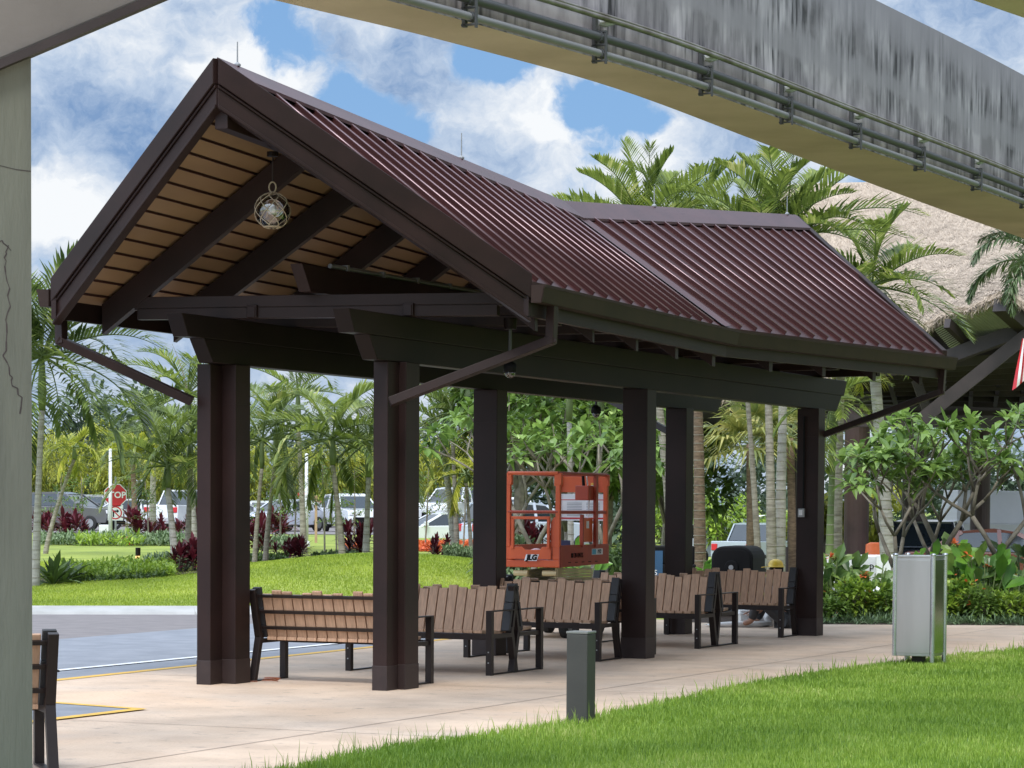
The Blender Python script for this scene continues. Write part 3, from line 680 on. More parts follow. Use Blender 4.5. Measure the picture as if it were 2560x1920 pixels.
# ------------------------------------------------------------------ scissor lift (long axis +y, gate at y=0)
LZ = .36
SLF = thing('scissor_lift', 'small orange scissor lift parked behind the benches', 'scissor lift', (.245, 32.45, 0), -LZ)
w = .35; Lg = 1.85
m = MB(); m.box(-w + .03, w - .03, .12, Lg - .05, .2, .62); m.box(-w, w, .2, Lg - .2, .62, .70); m.build('chassis', 'cream', SLF, bevel=.02)
for x in (-1, 1):
    for y in (.3, 1.5):
        wh = MB(); wh.lathe([(.16, -.05), (.18, -.04), (.18, .04), (.16, .05)], 20); o = wh.build('wheel', 'rubber', SLF); o.location = (x * (w - .02), y, .18); o.rotation_euler = (0, PI / 2, 0)
        h_ = MB(); h_.lathe([(.09, -.053), (.1, .053), (.03, .058)], 16); h_.build('hub', 'grey', o)
m = MB()
for k in range(4):
    z0 = .70 + k * .035; m.bar((-.2, .3, z0), (-.2, 1.6, z0 + .03), .04, .03); m.bar((.2, 1.6, z0), (.2, .3, z0 + .03), .04, .03)
m.build('scissor_stack', 'cream', SLF)
for x in (-.17, .2):
    m = MB(); m.tube([(x - .09, .06, .79), (x + .09, .06, .79)], .035, 10); m.build('pivot_pin', 'cream', SLF)
zb, zt = .862, 1.11
m = MB(); m.box(-w + .01, w - .01, .03, Lg, zb + .02, zb + .06); m.build('deck', 'grey', SLF)
m = MB(); m.prism([(-w, 0), (w, 0), (w, .05), (-w, .05)], zb, zb + .09); 
m.extr([(-w, zb + .09), (-w + .10, zb + .09), (-w + .10, zt + .01), (-w, zt + .03)], 1, 0, .05); m.extr([(w - .10, zb + .09), (w, zb + .09), (w, zt + .03), (w - .10, zt + .01)], 1, 0, .05)
recalc(m.build('front_frame', 'orange', SLF, bevel=.012))
for s_ in (-1, 1):
    m = MB(); x = s_ * w
    m.extr([(0, zb), (Lg, zb + .02), (Lg, zt + .02), (0, zt + .02)], 0, x - .018 if s_ > 0 else x, x if s_ > 0 else x + .018)
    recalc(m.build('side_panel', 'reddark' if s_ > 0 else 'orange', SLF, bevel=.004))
    tk = MB()
    for k in range(5): tk.box(w, w + .002, .3 + k * .25, .4 + k * .25, zb + .05, zb + .06)
    for y in (.02, Lg - .05):
        m = MB(); m.bar((x - s_ * .03, y, zt), (x - s_ * .03, y, 2.0), .055, .055, (0, 1, 0)); m.bar((x - s_ * .03, y, 1.86), (x - s_ * .03, y, 2.0), .09, .06, (0, 1, 0)); m.build('post', 'orange', SLF, bevel=.006)
    for z in (1.53, 2.0):
        m = MB(); m.tube([(x - s_ * .03, 0, z), (x - s_ * .03, Lg, z)], .021, 8); m.build('guard_rail', 'reddark', SLF)
for z, c, y in ((2.0, 'orange', 0), (1.53, 'reddark', Lg), (2.0, 'reddark', Lg)):
    m = MB(); m.tube([(-w + .03, y, z), (w - .03, y, z)], .022, 8); m.build('guard_rail', c, SLF)
m = MB(); m.tube([(-w + .03, 0, 1.535), (w - .03, 0, 1.535)], .014, 8); m.build('guard_rail', 'reddark', SLF)
m = MB(); m.extr([(w - .12, zt), (w, zt), (w, 1.47), (w - .08, 1.47), (w - .12, 1.40)], 1, .0, .03); recalc(m.build('hinge_plate', 'orange', SLF))
gate = MB(); gx0, gx1 = -w + .10, w - .14
for a, b in (((gx0, -.02, zt - .02), (gx0, -.02, 1.46)), ((gx1, -.02, zt - .02), (gx1, -.02, 1.46))): gate.bar(a, b, .035, .035, (0, 1, 0))
gate.bar((gx0 - .015, -.02, 1.46), (gx1 + .015, -.02, 1.46), .035, .035)
gate.extr([(-w + .06, zb + .10), (w - .11, zb + .10), (w - .11, zt), (w - .22, zt), (w - .25, zt - .035), (-w + .26, zt - .035), (-w + .22, zt), (-w + .06, zt)], 1, -.022, .0)
recalc(gate.build('gate', 'orange', SLF, bevel=.004))
gt2 = [o for o in SLF.children if o.name.startswith('gate')][0]
m = MB(); m.prism([(-.14, -.027), (.06, -.027), (.08, -.022), (-.12, -.022)], .945, 1.02)
m = MB(); m.hexa([(-.1, -.026, .94), (.06, -.026, .94), (.06, -.0225, .94), (-.1, -.0225, .94), (-.075, -.026, 1.02), (.09, -.026, 1.02), (.09, -.0225, 1.02), (-.075, -.0225, 1.02)]); recalc(m.build('badge', 'white', gt2))
text('JLG', .088, 'black', gt2, (-.005, -.0285, .98), (PI / 2, 0, 0), .2, .005)
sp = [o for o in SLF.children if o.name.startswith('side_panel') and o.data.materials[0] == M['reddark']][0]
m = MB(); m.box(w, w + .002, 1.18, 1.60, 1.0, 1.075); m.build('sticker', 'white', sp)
text('1932', .075, 'black', sp, (w + .004, 1.46, 1.036), (PI / 2, 0, PI / 2), .15)
m = MB(); m.box(w + .0022, w + .003, 1.19, 1.34, 1.005, 1.07); m.build('sticker', mat('blue sticker', (.1, .42, .6), None, 4, .5), sp)
text('88 20-HNTS', .085, 'black', sp, (w + .004, .62, 1.0), (PI / 2, 0, PI / 2))
tk.build('slot', 'black', sp)
# far end board with notices, control box, manual box
m = MB(); m.box(-w + .33 - .3, w - .05, Lg - .03, Lg - .01, 1.78, 1.98); m.build('end_board', 'orange', SLF, bevel=.004)
m = MB(); m.box(-w + .05, .32, Lg - .05, Lg - .03, 1.42, 1.76); o = m.build('notice', 'white', SLF)
m = MB(); m.box(-w + .05, .3, Lg - .053, Lg - .05, 1.68, 1.69); m.box(-w + .05, .3, Lg - .053, Lg - .05, 1.44, 1.46); m.build('stripe', 'red', o)
nt_ = MB()
for k in range(9):
    for c in range(2): nt_.box(-.2 + c * .26, -.0 + c * .24, Lg - .053, Lg - .05, 1.48 + k * .02, 1.487 + k * .02)
nt_.build('print', 'grey', o)
m = MB(); m.box(.12, .2, Lg - .054, Lg - .03, 1.80, 1.9); o = m.build('notice', 'white', SLF); m = MB(); m.box(.12, .2, Lg - .056, Lg - .0545, 1.87, 1.9); m.build('stripe', 'yellow', o)
m = MB(); m.box(w - .20, w - .02, 1.10, 1.30, 1.68, 1.86); m.build('control_box', 'reddark', SLF, bevel=.01)
m = MB(); m.tube([(w - .12, 1.2, 1.86), (w - .13, 1.2, 1.98)], .02, 8); m.build('joystick', 'black', SLF)
m = MB(); m.tube([(w - .1, 1.25, 1.99), (w - .08, 1.3, 1.7), (w - .1, 1.3, 1.4), (w - .06, 1.4, 1.15)], .009, 6); m.build('cable', 'white', SLF)
m = MB(); m.box(w - .02, w + .02, 1.28, 1.36, 1.1, 1.98); m.box(w - .02, w + .02, .78, .82, 1.1, 1.5); m.build('post', 'reddark', SLF)
m = MB(); m.box(w - .05, w - .02, .84, 1.28, 1.16, 1.46); o = m.build('manual_box', 'orange', SLF, bevel=.02); m = MB(); m.box(w - .019, w - .0175, 1.02, 1.12, 1.33, 1.42); m.build('label_plate', 'white', o)
def lift(x, y, z): c, s = math.cos(-LZ), math.sin(-LZ); return (.245 + x * c - y * s, 32.45 + x * s + y * c, z)
HH = thing('hard_hat', 'pink and white hard hat lying on the lift platform', 'hard hat', lift(-.08, .35, .925), .3)
m = MB(); m.lathe([(.16, 0), (.15, .02), (.13, .025), (.12, .09), (.08, .14), (.03, .16), (.005, .163)], 18); m.build('shell', mat('pink shell', (.8, .25, .3), (.75, .6, .58), 4, .4), HH, smooth=True)
m = MB(); m.lathe([(.175, .0), (.175, .012), (.13, .015)], 18); m.build('brim', 'white', HH)
BK = thing('supply_box', 'small blue and white box on the edge of the lift platform', 'box', lift(.2, .5, .925), .2)
m = MB(); m.box(-.09, .09, -.06, .06, 0, .26); m.build('carton', mat('blue carton', (.08, .1, .22), None, 4, .5), BK, bevel=.004)
m = MB(); m.box(-.091, -.01, -.063, -.0605, .03, .2); m.build('printed_panel', 'white', BK)

# ------------------------------------------------------------------ monorail beams and pier
NB = [(-8.5, 5.5, 4.9), (-5.0, 11.4, 4.9), (-2.5, 15.25, 4.9), (-.95, 17.55, 4.9), (-.03, 18.94, 4.9), (1.29, 21.10, 4.9), (2.93, 24.3, 4.9), (5.35, 29.0, 4.9), (8.0, 34.6, 4.9), (11.3, 42.5, 4.9), (16, 55, 4.9)]
WD = [.85, .80, .70, .62, .56, .56, .70, .92, .92, .9, .9]
def cat_rom(pts, n):
    o = []
    for i in range(len(pts) - 1):
        p0, p1, p2, p3 = pts[max(i - 1, 0)], pts[i], pts[i + 1], pts[min(i + 2, len(pts) - 1)]
        for k in range(n):
            t = k / n; o.append(tuple(.5 * (2 * b + (c - a) * t + (2 * a - 5 * b + 4 * c - d) * t * t + (3 * b - a - 3 * c + d) * t ** 3) for a, b, c, d in zip(p0, p1, p2, p3)))
    return o + [tuple(pts[-1])]
path = cat_rom([p + (w_,) for p, w_ in zip(NB, WD)], 8)
def beam(name, label, dx, dy, dz=0, pipes=True):
    pts = [V3((x + dx, y + dy, z + dz)) for x, y, z, w_ in path]; wd = [p[3] for p in path]
    nr = []
    for i in range(len(pts)):
        d = (pts[min(i + 1, len(pts) - 1)] - pts[max(i - 1, 0)]).normalized(); nr.append(V3((-d.y, d.x, 0)))
    o = thing(name, label, 'monorail beam', pts[16])
    off = -pts[16]; m = MB(); hgt = 1.40
    lv = [(0, 0, 0), (.30, 0, 1), (.52, 0, 0), (.74, 0, 1), (.80, 0, 0), (1.13, 0, 1), (1.18, 0, 0), (hgt, 0, 0)]
    lv = [(0, 0), (.60, 1), (.78, 0), (1.12, 1), (hgt, 1)]
    for (z0, _), (z1, mi) in zip(lv, lv[1:]):
        mi = 0
        m.grid([[p + off + UZ * z0 for p in pts], [p + off + UZ * z1 for p in pts]], mi)
    far = [p + n * w_ for p, n, w_ in zip(pts, nr, wd)]
    m.grid([[p + off for p in far], [p + off for p in pts]], 2)
    m.grid([[p + off + UZ * hgt for p in pts], [p + off + UZ * hgt for p in far]], 1)
    m.grid([[p + off + UZ * hgt for p in far], [p + off for p in far]], 0)
    b = m.build('girder', ['streak', 'worn', 'under'], o); recalc(b)
    if pipes:
        def run(z, out, r, mt, nm):
            t = MB(); t.tube([p - n * out + off + UZ * z for p, n in zip(pts, nr)], r, 10); return t.build(nm, mt, o, smooth=True)
        run(.015, .075, .028, 'pipe', 'conduit_pipe'); run(.135, .07, .032, 'pipedark', 'conduit_pipe'); run(.275, .09, .02, 'rail', 'power_rail'); run(.30, .09, .012, 'rail', 'power_rail')
        # brackets every 1.75 m
        acc = 0; last = pts[0]; k = 0
        for p, n in zip(pts, nr):
            pass
        dense = [pts[i].lerp(pts[i + 1], t / 8) for i in range(len(pts) - 1) for t in range(8)]; dn = [nr[i] for i in range(len(pts) - 1) for t in range(8)]
        acc = .6; last = dense[0]
        for p, n in zip(dense, dn):
            acc += (p - last).length; last = p
            if acc > 1.72:
                acc = 0
                if not (12 < p.y < 45): continue
                q = p + off; d = V3((n.y, -n.x, 0)); m = MB()
                m.bar(q - n * .02 + UZ * -.05, q - n * .02 + UZ * .32, .03, .03, n); m.bar(q - n * .115 + UZ * -.06, q - n * .115 + UZ * .18, .022, .012, n)
                for z in (-.035, .08, .175): m.bar(q + UZ * z, q - n * .12 + UZ * z, .03, .012)
                br = m.build('bracket', 'pipedark', o)
                t = MB(); t.tube([q - n * .03 + d * .03 + UZ * .25, q - n * .05 + d * .09 + UZ * .255, q - n * .07 + d * .14 + UZ * .262, q - n * .09 + d * .2 + UZ * .275], [.02, .034, .022, .014], 8); t.build('insulator', mat('insulator', (.5, .52, .52), None, 5, .4) if 'insulator' not in M else M['insulator'], br)
                t = MB(); t.tube([q - n * .075 + UZ * .015 - d * .03, q - n * .075 + UZ * .015 + d * .03], .035, 10); t.tube([q - n * .07 + UZ * .135 - d * .04, q - n * .07 + UZ * .135 + d * .04], .04, 10); t.build('collar', 'pipedark', br)
    return o
M['insulator'] = mat('insulator', (.36, .38, .38), None, 5, .4)
MR = beam('monorail_beam', 'streaked grey concrete monorail beam with conduits sweeping across the top of the picture', 0, 0)
q = P(2480, 6, 17.3)
beam('monorail_beam', 'second monorail beam, only its tan underside showing in the top right corner', 4.62, -.05, .0, False)
PR = thing('concrete_pier', 'grey green concrete pier with raised arm at the left edge', 'pier', (-2.59, 12.1, 0), .22)
ap = [(-.1, 3.335), (.47, 3.60), (2.9, 4.74), (2.9, 5.0), (-2.6, 5.0), (-2.6, 4.50)]
m = MB(); m.add([(x, -.5, z) for x, z in ap] + [(x, .47, z + (.22 if z < 4.9 else 0)) for x, z in ap], [(5, 4, 3, 2, 1, 0), (6, 7, 8, 9, 10, 11)] + [(k, (k + 1) % 6, 6 + (k + 1) % 6, 6 + k) for k in range(6)])
o = m.build('arm', 'arm', PR, bevel=.015); recalc(o)
m = MB(); m.extr([(-.1, 3.30), (2.9, 4.705), (2.9, 4.745), (-.1, 3.34)], 1, -.515, -.42); recalc(m.build('edge_strip', 'timber', PR))
# cracks and a paint run on the pier face
cr = MB(); random.seed(8); cr.box(-.62, .398, -.45, .45, -.1, 3.555)
def crack(pts, w=.006):
    q = [pts[0]]
    for a, b in zip(pts, pts[1:]):
        for k in (1, 2, 3): q.append((lerp(a[0], b[0], k / 3) + random.uniform(-.008, .008), lerp(a[1], b[1], k / 3) + random.uniform(-.008, .008)))
    for a, b in zip(q, q[1:]): cr.bar((a[0], -.4508, a[1]), (b[0], -.4508, b[1]), w * random.uniform(.35, 1.1), .002, (0, 1, 0), 1)
x0 = .10
for x, z, n, st in ((.12, 2.55, 9, (.0, -.09)), (.30, 2.72, 11, (.012, -.07)), (-.02, 2.6, 5, (.03, -.08))):
    pts = [(x, z)]
    for k in range(n): pts.append((pts[-1][0] + st[0] + random.uniform(-.025, .025), pts[-1][1] + st[1] * random.uniform(.5, 1.2)))
    crack(pts)
crack([(-.1, 2.62), (.02, 2.56), (.10, 2.60), (.17, 2.71), (.27, 2.74), (.31, 2.69)], .006); crack([(-.2, 3.2), (.0, 3.12), (.2, 3.07), (.39, 3.04)], .004)
cr.build('shaft', ['pillar', 'timber'], PR)
m = MB(); m.box(-.09, -.04, -.512, -.5035, 3.6, 4.1); m.box(-.16, -.12, -.509, -.5035, 3.55, 4.2); m.build('paint_run', 'white', PR)

# ------------------------------------------------------------------ thatched pavilion
TH = thing('thatched_pavilion', 'large open pavilion with pale thatched roof and dark timber frame', 'pavilion', (11, 62, 0))
TO = -V3((11, 62, 0))
# foot of the thatch from left to right, with a projecting gable at the right; then the ridge line above
foot = [P(1700, 1010, 64), P(1900, 985, 63), P(2150, 915, 61), P(2300, 828, 58.5), P(2361, 790, 57.5), P(2430, 772, 56.8), P(2480, 748, 56.2), P(2518, 736, 55.6), P(2565, 762, 56.2), P(2700, 830, 58), P(2950, 960, 62)]
ridge = [P(1905, 470, 74), P(1960, 463, 74.5), P(2060, 458, 75), P(2160, 455, 75), P(2240, 455, 75), P(2320, 457, 75), P(2400, 457, 75), P(2500, 460, 75), P(2620, 462, 75), P(2750, 466, 75), P(2900, 470, 75)]
nT = 40; fo = cat_rom([tuple(p) for p in foot], 6); ri = cat_rom([tuple(p) for p in ridge], 6)
random.seed(11)
rows = []
for k in range(nT + 1):
    t = k / nT; row = []
    for a, b in zip(fo, ri):
        p = V3(a).lerp(V3(b), t); p.z -= .55 * math.sin(PI * t); p.z += random.uniform(-.015, .015); p.y += random.uniform(-.02, .02)
        row.append(p + TO)
    rows.append(row)
m = MB(); m.grid(rows)
back = [p + V3((0, 12, -6)) for p in rows[-1]]; m.grid([rows[-1], back])
top = [p for p in rows[-1]]
rs = np.random.default_rng(3)
for k in range(30000):                                      # straw ends standing off the surface
    i = rs.integers(0, nT); j = rs.integers(0, len(fo) - 1); s, t = rs.uniform(), rs.uniform()
    p = rows[i][j].lerp(rows[i][j + 1], s).lerp(rows[i + 1][j].lerp(rows[i + 1][j + 1], s), t)
    dn = (rows[i][j] - rows[i + 1][j]).normalized(); L_ = rs.uniform(.22, .5)
    q = p + dn * L_ + V3((rs.normal(0, .03), -rs.uniform(.005, .03), .01)); p = p + V3((0, 0, .005)); wv = V3((rs.uniform(.01, .022), 0, 0))
    m.add([p - wv + V3((0, -.02, 0)), p + wv + V3((0, -.02, 0)), q], [(0, 1, 2)], 1)
for k in range(2600):                                       # fringe
    j = rs.integers(0, len(fo) - 1); p = rows[0][j].lerp(rows[0][j + 1], rs.uniform()) + V3((0, rs.uniform(-.1, .25), rs.uniform(-.05, .1)))
    q = p + V3((rs.normal(0, .1), -rs.uniform(-.05, .12), -rs.uniform(.04, .2))); wv = V3((rs.uniform(.015, .04), 0, .01))
    m.add([p - wv, p + wv, q], [(0, 1, 2)], 1)
m.grid([[p + V3((0, .05, -.10)) for p in rows[0]], rows[0]])
m.build('thatch_roof', ['thatch', 'straw'], TH)
# underside: corrugated panels, rafters, dark deck
und = MB(); und.grid([[V3(p) + TO + V3((0, .3, -.12)) for p in fo], [V3(p) + TO + V3((0, 7, -.55)) for p in fo]]); und.build('soffit', 'timber', TH)
pn = MB()
def quad(mb, pts, mi=0): mb.add(pts, [(0, 1, 2, 3)], mi)
def ribbed(pa, pb, pc, pd, n=22):
    """corrugated sheet between edge pa-pb (outer) and pd-pc (inner), ribs parallel to the long edge"""
    m = MB()
    for k in range(n):
        t0, t1, t2 = k / n, (k + .6) / n, (k + 1) / n
        q = [pa.lerp(pd, t0), pb.lerp(pc, t0), pb.lerp(pc, t1), pa.lerp(pd, t1)]; quad(m, [x + TO for x in q])
        q2 = [pa.lerp(pd, t1), pb.lerp(pc, t1), pb.lerp(pc, t2) + V3((0, .03, .04)), pa.lerp(pd, t2) + V3((0, .03, .04))]; quad(m, [x + TO for x in q2])
    return m
ribbed(P(2376, 800, 57.2), P(2490, 757, 56.2), P(2537, 820, 57), P(2434, 858, 58)).build('corrugated_panel', 'corr', TH)
ribbed(P(2335, 825, 58), P(2363, 810, 57.5), P(2412, 866, 58.3), P(2385, 882, 58.6), 14).build('corrugated_panel', 'corr', TH)
def tbar(name, a, b, w, h, mt='timber'):
    m = MB(); m.bar(a + TO, b + TO, w, h); o = m.build(name, mt, TH); return o
tbar('rafter', P(2368, 808, 57), P(2432, 868, 58), .14, .2); tbar('rafter', P(2500, 762, 55.8), P(2590, 842, 57.2), .3, .28); tbar('rafter', P(2340, 905, 58), P(2590, 812, 56.9), .28, .3)
tbar('brace', P(2305, 1048, 57), P(2575, 832, 56.6), .26, .28); tbar('brace', P(2290, 950, 60), P(2330, 1060, 60), .16, .2)
tbar('tie_beam', P(2040, 1050, 60), P(2700, 1058, 60), .3, .28); tbar('tie_beam', P(1850, 1042, 68), P(2700, 1042, 68), .3, .3)
for k in range(9):
    y = 58.5 + k * 1.5; tbar('purlin', P(2150 - k * 12, 925 + k * 9, y), P(2700, 880 + k * 17, y), .10, .2)
for k in range(6): tbar('joist', P(2210 + k * 75, 905 - k * 12, 59), P(2240 + k * 62, 1010, 70), .1, .16)
dk = MB(); dk.grid([[P(1750, 1000, 66) + TO, P(2900, 900, 64) + TO], [P(1750, 1015, 78) + TO, P(2900, 1015, 78) + TO]]); dk.build('ceiling_deck', 'timber', TH)
bk = MB(); bk.box(-3, 14, 16.5, 16.7, 4.0, 8.5); bk.build('gable_wall', 'timber', TH)
for x, Y, w in ((2141, 62, .29), (2283, 70, .30), (1980, 72, .12), (2640, 62, .29), (2450, 78, .29)):
    q = P(x, 1300, Y); m = MB(); m.lathe([(w, -.6), (w, 3.9)], 20, (q.x + TO.x, q.y + TO.y, 0)); m.lathe([(w + .05, -.6), (w + .05, .55)], 20, (q.x + TO.x, q.y + TO.y, 0)); m.build('column', 'post', TH, smooth=False)
m = MB()
for x in (2118, 2146): 
    q = P(x, 1073, 63) + TO; m.box(q.x - .12, q.x + .12, q.y, q.y + .2, q.z - .02, q.z + .02)
m.build('strip_lamp', glow('warm strip lamp', (1, .62, .2), 3), TH)
# a dark roof behind the palms
DR = thing('roof_monitor', 'small dark roof piece standing among the palms beyond the shelter', 'roof', P(1848, 545, 80))
m = MB(); m.hexa([(-.9, 0, -1.2), (.5, 0, -1.2), (.5, 3, -1.2), (-.9, 3, -1.2), (-.55, 0, .42), (.45, 0, .42), (.45, 3, .42), (-.55, 3, .42)]); m.build('roof_body', 'timber', DR)
m = MB(); m.box(-.3, .2, -.02, 0, .06, .14); m.build('louvre', 'white', DR)

# flag
FLG = thing('flag', 'red and white striped flag hanging at the right edge', 'flag', P(2556, 840, 54.5))
for k in range(7):
    m = MB(); rows = []
    for i in range(15):
        t = i / 14; r_ = []
        for s in (k / 7, (k + 1) / 7):
            r_.append(V3((-.19 * t + s * lerp(.16, .5, t), .07 * math.sin(s * 11 + t * 3) * t, -.05 - 1.05 * t + .4 * s * t)))
        rows.append(r_)
    m.grid(rows); m.build('stripe', 'red' if k % 2 == 0 else 'white', FLG, smooth=True)
m = MB(); m.tube([(.14, .1, -5.0), (.14, .1, .9)], .03, 8); m.build('pole', 'steelpost', FLG)

# ------------------------------------------------------------------ vehicles
PAINT = {}
def paint(c):
    if c not in PAINT: PAINT[c] = mat('car paint', c, tuple(x * .93 for x in c), 2, .22, coat=.6)
    return PAINT[c]
CARS = {  # length, body side profile (x, z) and glasshouse outline
    'suv': (4.7, [(-2.3, .35), (-2.35, .6), (-2.25, 1.0), (-1.0, 1.08), (2.1, 1.1), (2.3, .95), (2.33, .5), (2.25, .33)], [(-1.05, 1.07), (-.25, 1.62), (.4, 1.72), (1.9, 1.68), (2.22, 1.09)]),
    'sedan': (4.6, [(-2.25, .3), (-2.3, .55), (-2.15, .78), (-1.0, .92), (1.6, .97), (2.25, .93), (2.3, .5), (2.2, .3)], [(-1.05, .91), (-.2, 1.36), (.3, 1.44), (1.0, 1.38), (1.75, .96)]),
    'pickup': (5.5, [(-2.7, .42), (-2.75, .8), (-2.6, 1.12), (-1.2, 1.18), (2.7, 1.18), (2.75, .6), (2.7, .42)], [(-1.25, 1.17), (-.5, 1.78), (.2, 1.85), (1.0, 1.82), (1.25, 1.17)]),
    'van': (5.6, [(-2.7, .35), (-2.78, .8), (-2.3, 1.2), (-1.9, 1.35), (2.7, 1.35), (2.75, .6), (2.7, .35)], [(-1.95, 1.34), (-1.3, 2.1), (-.9, 2.35), (2.6, 2.38), (2.7, 1.34)]),
}
def car(kind_, color, label, px, Y, rz, z=None, solid=False):
    L_, body, gh = CARS[kind_]; x = P(px, 1300, Y).x
    t = thing('parked_car', label, 'car', (x, Y, (H(x, Y) + .02) if z is None else z), rz, 'cars in the far lots')
    hw = .9; pc = paint(color); mats = [pc]
    def shell(pl, w0, w1, z0, z1, name, mt, cap=True):
        mb = MB(); k = len(pl); ws = [lerp(w0, w1, (q[1] - z0) / (z1 - z0)) for q in pl]
        mb.add([(q[0], -w_, q[1]) for q, w_ in zip(pl, ws)] + [(q[0], w_, q[1]) for q, w_ in zip(pl, ws)],
               [tuple(range(k)), tuple(range(2 * k - 1, k - 1, -1))] + [(i, k + i, k + (i + 1) % k, (i + 1) % k) for i in range(k)])
        o = mb.build(name, mt, t, bevel=.03); recalc(o); return o
    zb = max(q[1] for q in body)
    b = shell(body, hw - .04, hw - .02, .3, zb, 'body', pc)
    zt = max(q[1] for q in gh)
    g_ = shell(gh, hw - .05, hw - .22, gh[0][1], zt, 'window', pc if solid else 'glass')
    rf = [(q[0], q[1]) for q in gh[1:-1]]
    mb = MB()
    if solid:
        a, c = V3((gh[0][0], 0, gh[0][1])), V3((gh[1][0], 0, gh[1][1])); n = V3((-(c - a).z, 0, (c - a).x)).normalized() * .03
        q = [a.lerp(c, .1), a.lerp(c, .95)]
        mb.add([q[0] + V3((0, -.75, 0)) + n, q[0] + V3((0, .75, 0)) + n, q[1] + V3((0, .65, 0)) + n, q[1] + V3((0, -.65, 0)) + n], [(0, 1, 2, 3)]); mb.build('windscreen', 'glass', t)
    else:
        for a, c in zip(gh[1:-1], gh[2:-1]):
            w_ = hw - .20; mb.hexa([(a[0], -w_, a[1] - .06), (c[0], -w_, c[1] - .06), (c[0], w_, c[1] - .06), (a[0], w_, a[1] - .06), (a[0], -w_, a[1] + .03), (c[0], -w_, c[1] + .03), (c[0], w_, c[1] + .03), (a[0], w_, a[1] + .03)])
        for s in (-1, 1):
            y0, y1 = s * (hw - .035), s * (hw - .205)
            for (xa, za), (xb, zb_) in ((gh[0], gh[1]), (gh[-1], gh[-2]), ((.15, gh[0][1]), (.2, zt)), ((1.15, gh[0][1]), (1.1, zt - .02))):
                if xa > gh[-1][0] - .3 and xa != gh[-1][0]: continue
                mb.bar((xa, y0, za), (xb, y1, zb_), .05, .09, (1, 0, 0))
        recalc(mb.build('roof', pc, t))
    for s in (-1, 1):
        for x_ in (-L_ / 2 * .64, L_ / 2 * .62):
            mb = MB(); mb.lathe([(.28, -.11), (.34, -.09), (.34, .09), (.28, .11)], 20); o = mb.build('wheel', 'rubber', t); o.location = (x_, s * .82, .34); o.rotation_euler = (PI / 2, 0, 0)
            mb = MB(); mb.lathe([(.2, -.115), (.22, .0), (.2, .115)], 14); mb.build('rim', 'grey', o)
        f = min(q[0] for q in body)
        mb = MB(); mb.box(f - .0, f + .25, s * .62 - .2, s * .62 + .2, zb - .33, zb - .18); mb.build('headlight', 'white', t, bevel=.02)
        r_ = max(q[0] for q in body)
        mb = MB(); mb.box(r_ - .2, r_ + .01, s * .72 - .12, s * .72 + .12, zb - .35, zb - .1); mb.build('tail_light', 'red', t, bevel=.02)
        mb = MB(); mb.box(gh[0][0] + .1, gh[0][0] + .25, s * .98 - .1, s * .98 + .1, gh[0][1] + .02, gh[0][1] + .18); mb.build('mirror', pc, t, bevel=.02)
    f = min(q[0] for q in body); mb = MB(); mb.box(f - .02, f + .1, -.55, .55, .45, .68); mb.build('grille', 'black', t)
    mb = MB(); mb.box(f - .05, f + .25, -.85, .85, .3, .45); mb.build('bumper', 'black', t, bevel=.03)
    return t
WH = (.72, .74, .76)
car('suv', (.11, .11, .115), 'dark grey car behind the maroon shrubs at the far left', 175, 122, R(160))
car('sedan', WH, 'white car left of the pale palm trunk at the left', 352, 125, R(200))
car('pickup', WH, 'white pickup with dark rear window just left of the front left column', 470, 124, R(250))
car('sedan', (.35, .36, .38), 'silver car behind thin palm trunks right of the front left column', 590, 126, R(200))
car('sedan', (.55, .58, .66), 'pale car with sloping windscreen behind the white lamp pole', 712, 123, R(60))
car('suv', WH, 'white car nearest the front right column on its left', 880, 123, R(110))
car('pickup', WH, 'white truck seen high between the front right and middle left columns', 1135, 128, R(70), .6)
car('sedan', (.7, .72, .74), 'white car low behind the orange flower bed', 1100, 104, R(20), -.1)
car('suv', (.5, .55, .66), 'white car seen through the lift gate', 1330, 90, R(200), .0)
car('suv', (.62, .68, .76), 'white sport utility car between the rear columns, driver door towards us', 1800, 112, R(208), -.78)
car('pickup', (.35, .4, .45), 'dark hooded truck facing us right of the white car', 1905, 104, R(240), -.86)
car('suv', (.03, .035, .045), 'dark sport utility vehicle behind the right plumeria trunks', 2330, 66, R(255), -.42)
car('van', WH, 'white camper van high at the right edge behind the plumeria', 2575, 84, R(190), -.2, True)
car('sedan', (.16, .05, .04), 'red brown car low at the right edge behind the plumeria', 2520, 60, R(170), -.3)
car('sedan', WH, 'white car at the far left half hidden by the grey pillar', 60, 125, R(170))
for i, (x, c, k_, lab) in enumerate(((120, WH, 'sedan', 'small white car in the back row at the far left'), (225, (.3, .31, .33), 'suv', 'small grey car in the back row near the stop sign'), (300, WH, 'sedan', 'small white car in the back row just right of the stop sign'), (430, (.12, .14, .2), 'sedan', 'small dark blue car in the back row left of the front left column'),
        (660, WH, 'sedan', 'small white car in the back row between thin palm stems'), (800, (.45, .1, .08), 'sedan', 'small red car in the back row behind the timber stake'), (1065, (.4, .42, .45), 'suv', 'small silver car in the back row right of the front right column'), (1290, WH, 'suv', 'small white car in the back row left in the lift gate'))):
    car(k_, c, lab, x, 146, R(90 + (i % 3) * 8), .34)
